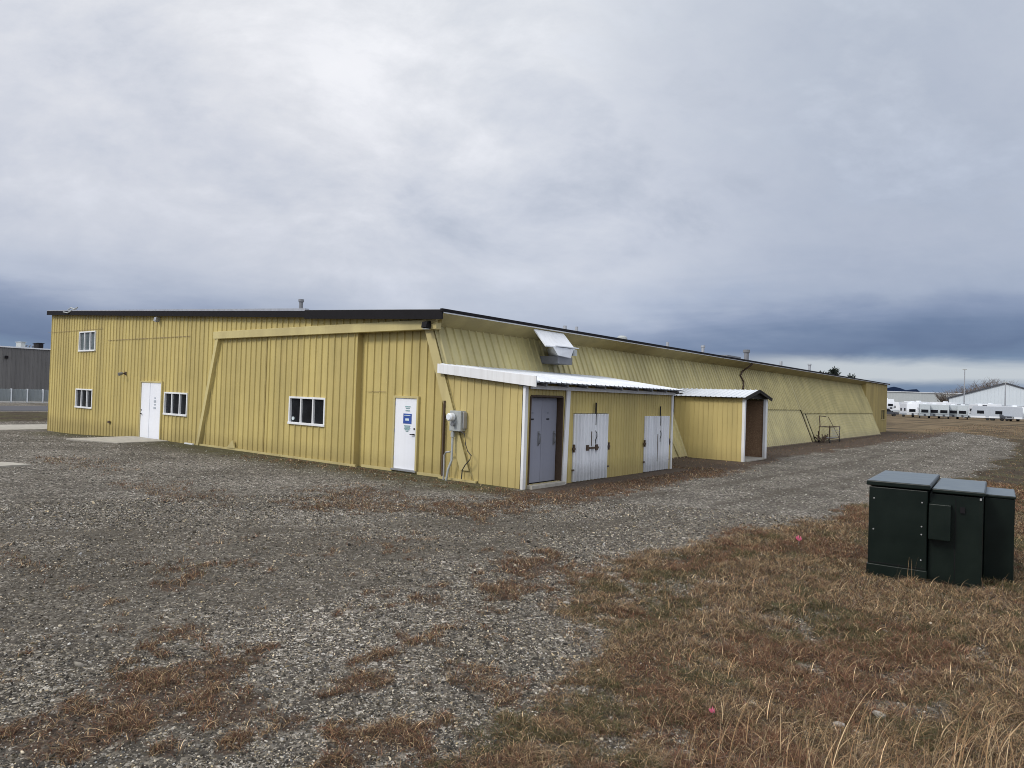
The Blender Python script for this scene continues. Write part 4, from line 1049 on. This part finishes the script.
conifer(site(150, mu(150, 820)), 9.3, 1.9, 'dark evergreen treetop over the yellow roof, lowest and leftmost')
conifer(site(150, mu(150, 833.5)), 10.1, 2.2, 'dark evergreen treetop over the yellow roof, the tallest, in the middle')
conifer(site(150, mu(150, 850)), 8.9, 2.3, 'dark evergreen treetop over the yellow roof, rightmost')

# far hills
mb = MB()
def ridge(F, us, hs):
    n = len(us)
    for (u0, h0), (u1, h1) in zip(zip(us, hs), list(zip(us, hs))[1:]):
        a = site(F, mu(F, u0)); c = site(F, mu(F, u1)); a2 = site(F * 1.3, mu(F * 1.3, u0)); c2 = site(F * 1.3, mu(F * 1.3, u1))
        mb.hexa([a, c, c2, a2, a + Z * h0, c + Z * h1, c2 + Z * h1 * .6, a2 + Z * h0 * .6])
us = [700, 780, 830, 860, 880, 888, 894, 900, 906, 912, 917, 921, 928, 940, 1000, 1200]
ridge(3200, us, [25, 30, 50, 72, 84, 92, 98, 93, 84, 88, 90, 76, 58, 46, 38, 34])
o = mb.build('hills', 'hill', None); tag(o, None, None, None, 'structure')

# ================================================================== sky and light
w = bpy.data.worlds.new('World'); S.world = w; w.use_nodes = True; nt = w.node_tree; nt.nodes.clear()
out = N(nt, 'ShaderNodeOutputWorld')
sky = N(nt, 'ShaderNodeTexSky'); sky.sky_type = 'NISHITA'; sky.sun_disc = False
SUN = Vector((-.25, -.72, .62)).normalized()
sky.sun_elevation = math.asin(SUN.z); sky.sun_rotation = math.atan2(SUN.x, SUN.y)
bg1 = N(nt, 'ShaderNodeBackground'); L(nt, sky.outputs[0], bg1.inputs[0]); bg1.inputs[1].default_value = .08
tc = N(nt, 'ShaderNodeTexCoord'); D = tc.outputs['Generated']
sx = N(nt, 'ShaderNodeSeparateXYZ'); L(nt, D, sx.inputs[0])
def dot(v):
    n = N(nt, 'ShaderNodeVectorMath', operation='DOT_PRODUCT'); L(nt, D, n.inputs[0]); n.inputs[1].default_value = v; return n.outputs['Value']
el = sx.outputs[2]; lat = dot((RT.x, RT.y, 0)); fwd = dot((FW.x, FW.y, 0))
den = math_(nt, 'ADD', math_(nt, 'MAXIMUM', el, 0), .55)
cx = N(nt, 'ShaderNodeCombineXYZ'); L(nt, math_(nt, 'DIVIDE', lat, den), cx.inputs[0]); L(nt, math_(nt, 'DIVIDE', fwd, den), cx.inputs[1])
mp = N(nt, 'ShaderNodeMapping'); L(nt, cx.outputs[0], mp.inputs[0]); mp.inputs['Rotation'].default_value = (0, 0, R(-32)); mp.inputs['Scale'].default_value = (1.5, 2.0, 1); mp.inputs['Location'].default_value = (3.1, 1.7, 0)
na = noise(nt, mp.outputs[0], 1.1, 5, .5, .5); nb = noise(nt, mp.outputs[0], 1.9, 8, .6, .25)
mp2 = N(nt, 'ShaderNodeMapping'); L(nt, D, mp2.inputs[0]); mp2.inputs['Scale'].default_value = (3, 3, 22)
nh = noise(nt, mp2.outputs[0], 1.0, 6, .6, .6)
e2 = math_(nt, 'ADD', el, math_(nt, 'MULTIPLY', math_(nt, 'SUBTRACT', na, .5), .10))
e2 = math_(nt, 'ADD', e2, math_(nt, 'MULTIPLY', math_(nt, 'SUBTRACT', nh, .5), .05))
e2 = math_(nt, 'ADD', e2, math_(nt, 'MULTIPLY', math_(nt, 'SUBTRACT', math_(nt, 'ABSOLUTE', math_(nt, 'ADD', lat, .12)), .05), -.09))
base = ramp(nt, [(0, (.15, .22, .35)), (.02, (.115, .165, .29)), (.04, (.155, .21, .34)), (.064, (.26, .315, .45)), (.088, (.40, .45, .565)), (.15, (.54, .575, .66)), (.33, (.66, .685, .745)), (.55, (.72, .745, .79)), (.78, (1.0, 1.02, 1.05)), (1, (1.2, 1.2, 1.2))], e2)
nc_ = noise(nt, mp.outputs[0], 7.5, 7, .62, .3)
nbc = math_(nt, 'ADD', nb, math_(nt, 'MULTIPLY', math_(nt, 'SUBTRACT', nc_, .5), .22))
mul = ramp(nt, [(.30, (.76, .79, .84)), (.42, (.89, .905, .935)), (.54, (1.0, 1.0, 1.0)), (.68, (1.15, 1.14, 1.125))], nbc)
mulf = ramp(nt, [(.08, (.25, .25, .25)), (.25, (1, 1, 1))], el)
base = mixc(nt, mulf, base, mixc(nt, 1.0, base, mul, 'MULTIPLY'))
def toward(px, py):
    d = (W @ Vector((px - 512, py - 384, F_PX))).normalized(); return dot(tuple(d))
nd = math_(nt, 'MULTIPLY', math_(nt, 'SUBTRACT', nb, .5), .22)
def cloudspot(px, py, lo_, hi_, colr):
    global base
    k = ramp(nt, [(lo_, (1, 1, 1)), (hi_, colr)], math_(nt, 'ADD', toward(px, py), nd))
    base = mixc(nt, 1.0, base, k, 'MULTIPLY')
cloudspot(900, 60, .93, 1.0, (.72, .76, .82))
cloudspot(60, 150, .86, 1.0, (1.09, 1.07, 1.05))
cloudspot(600, 230, .93, 1.0, (1.06, 1.055, 1.05))
# brighter gap low over the right horizon
gapm = math_(nt, 'MULTIPLY', ramp(nt, [(.022, (0, 0, 0)), (.034, (1, 1, 1)), (.052, (1, 1, 1)), (.068, (0, 0, 0))], math_(nt, 'ADD', math_(nt, 'ADD', el, math_(nt, 'MULTIPLY', math_(nt, 'SUBTRACT', nh, .5), .045)), math_(nt, 'MULTIPLY', lat, .0))),
             ramp(nt, [(.22, (0, 0, 0)), (.40, (1, 1, 1))], lat))
base = mixc(nt, math_(nt, 'MULTIPLY', gapm, .85), base, (.56, .60, .64))
lo = math_(nt, 'MULTIPLY', ramp(nt, [(.0, (1, 1, 1)), (.025, (0, 0, 0))], el), .8)
base = mixc(nt, lo, base, (.13, .20, .33))
behind = ramp(nt, [(0, (1.75, 1.72, 1.65)), (.45, (1.3, 1.3, 1.3)), (.75, (1, 1, 1))], math_(nt, 'MULTIPLY_ADD', fwd, .5, .5))
base = mixc(nt, 1.0, base, behind, 'MULTIPLY')
bg2 = N(nt, 'ShaderNodeBackground'); L(nt, base, bg2.inputs[0]); bg2.inputs[1].default_value = 1.0
mx = N(nt, 'ShaderNodeMixShader'); mx.inputs[0].default_value = .92; L(nt, bg1.outputs[0], mx.inputs[1]); L(nt, bg2.outputs[0], mx.inputs[2]); L(nt, mx.outputs[0], out.inputs[0])
sl_ = bpy.data.lights.new('sun', 'SUN'); so = bpy.data.objects.new('sun', sl_); COL.objects.link(so)
sl_.energy = 1.7; sl_.angle = R(14); sl_.color = (1, .95, .87); so.rotation_euler = SUN.to_track_quat('Z', 'Y').to_euler()
S.view_settings.view_transform = 'Standard'; S.view_settings.look = 'None'; S.view_settings.exposure = .12; S.view_settings.gamma = 1
S.view_settings.use_curve_mapping = False
S.cycles.max_bounces = 5; S.cycles.use_denoising = True
S.cycles.filter_width = 1.0
S.cycles.use_adaptive_sampling = True
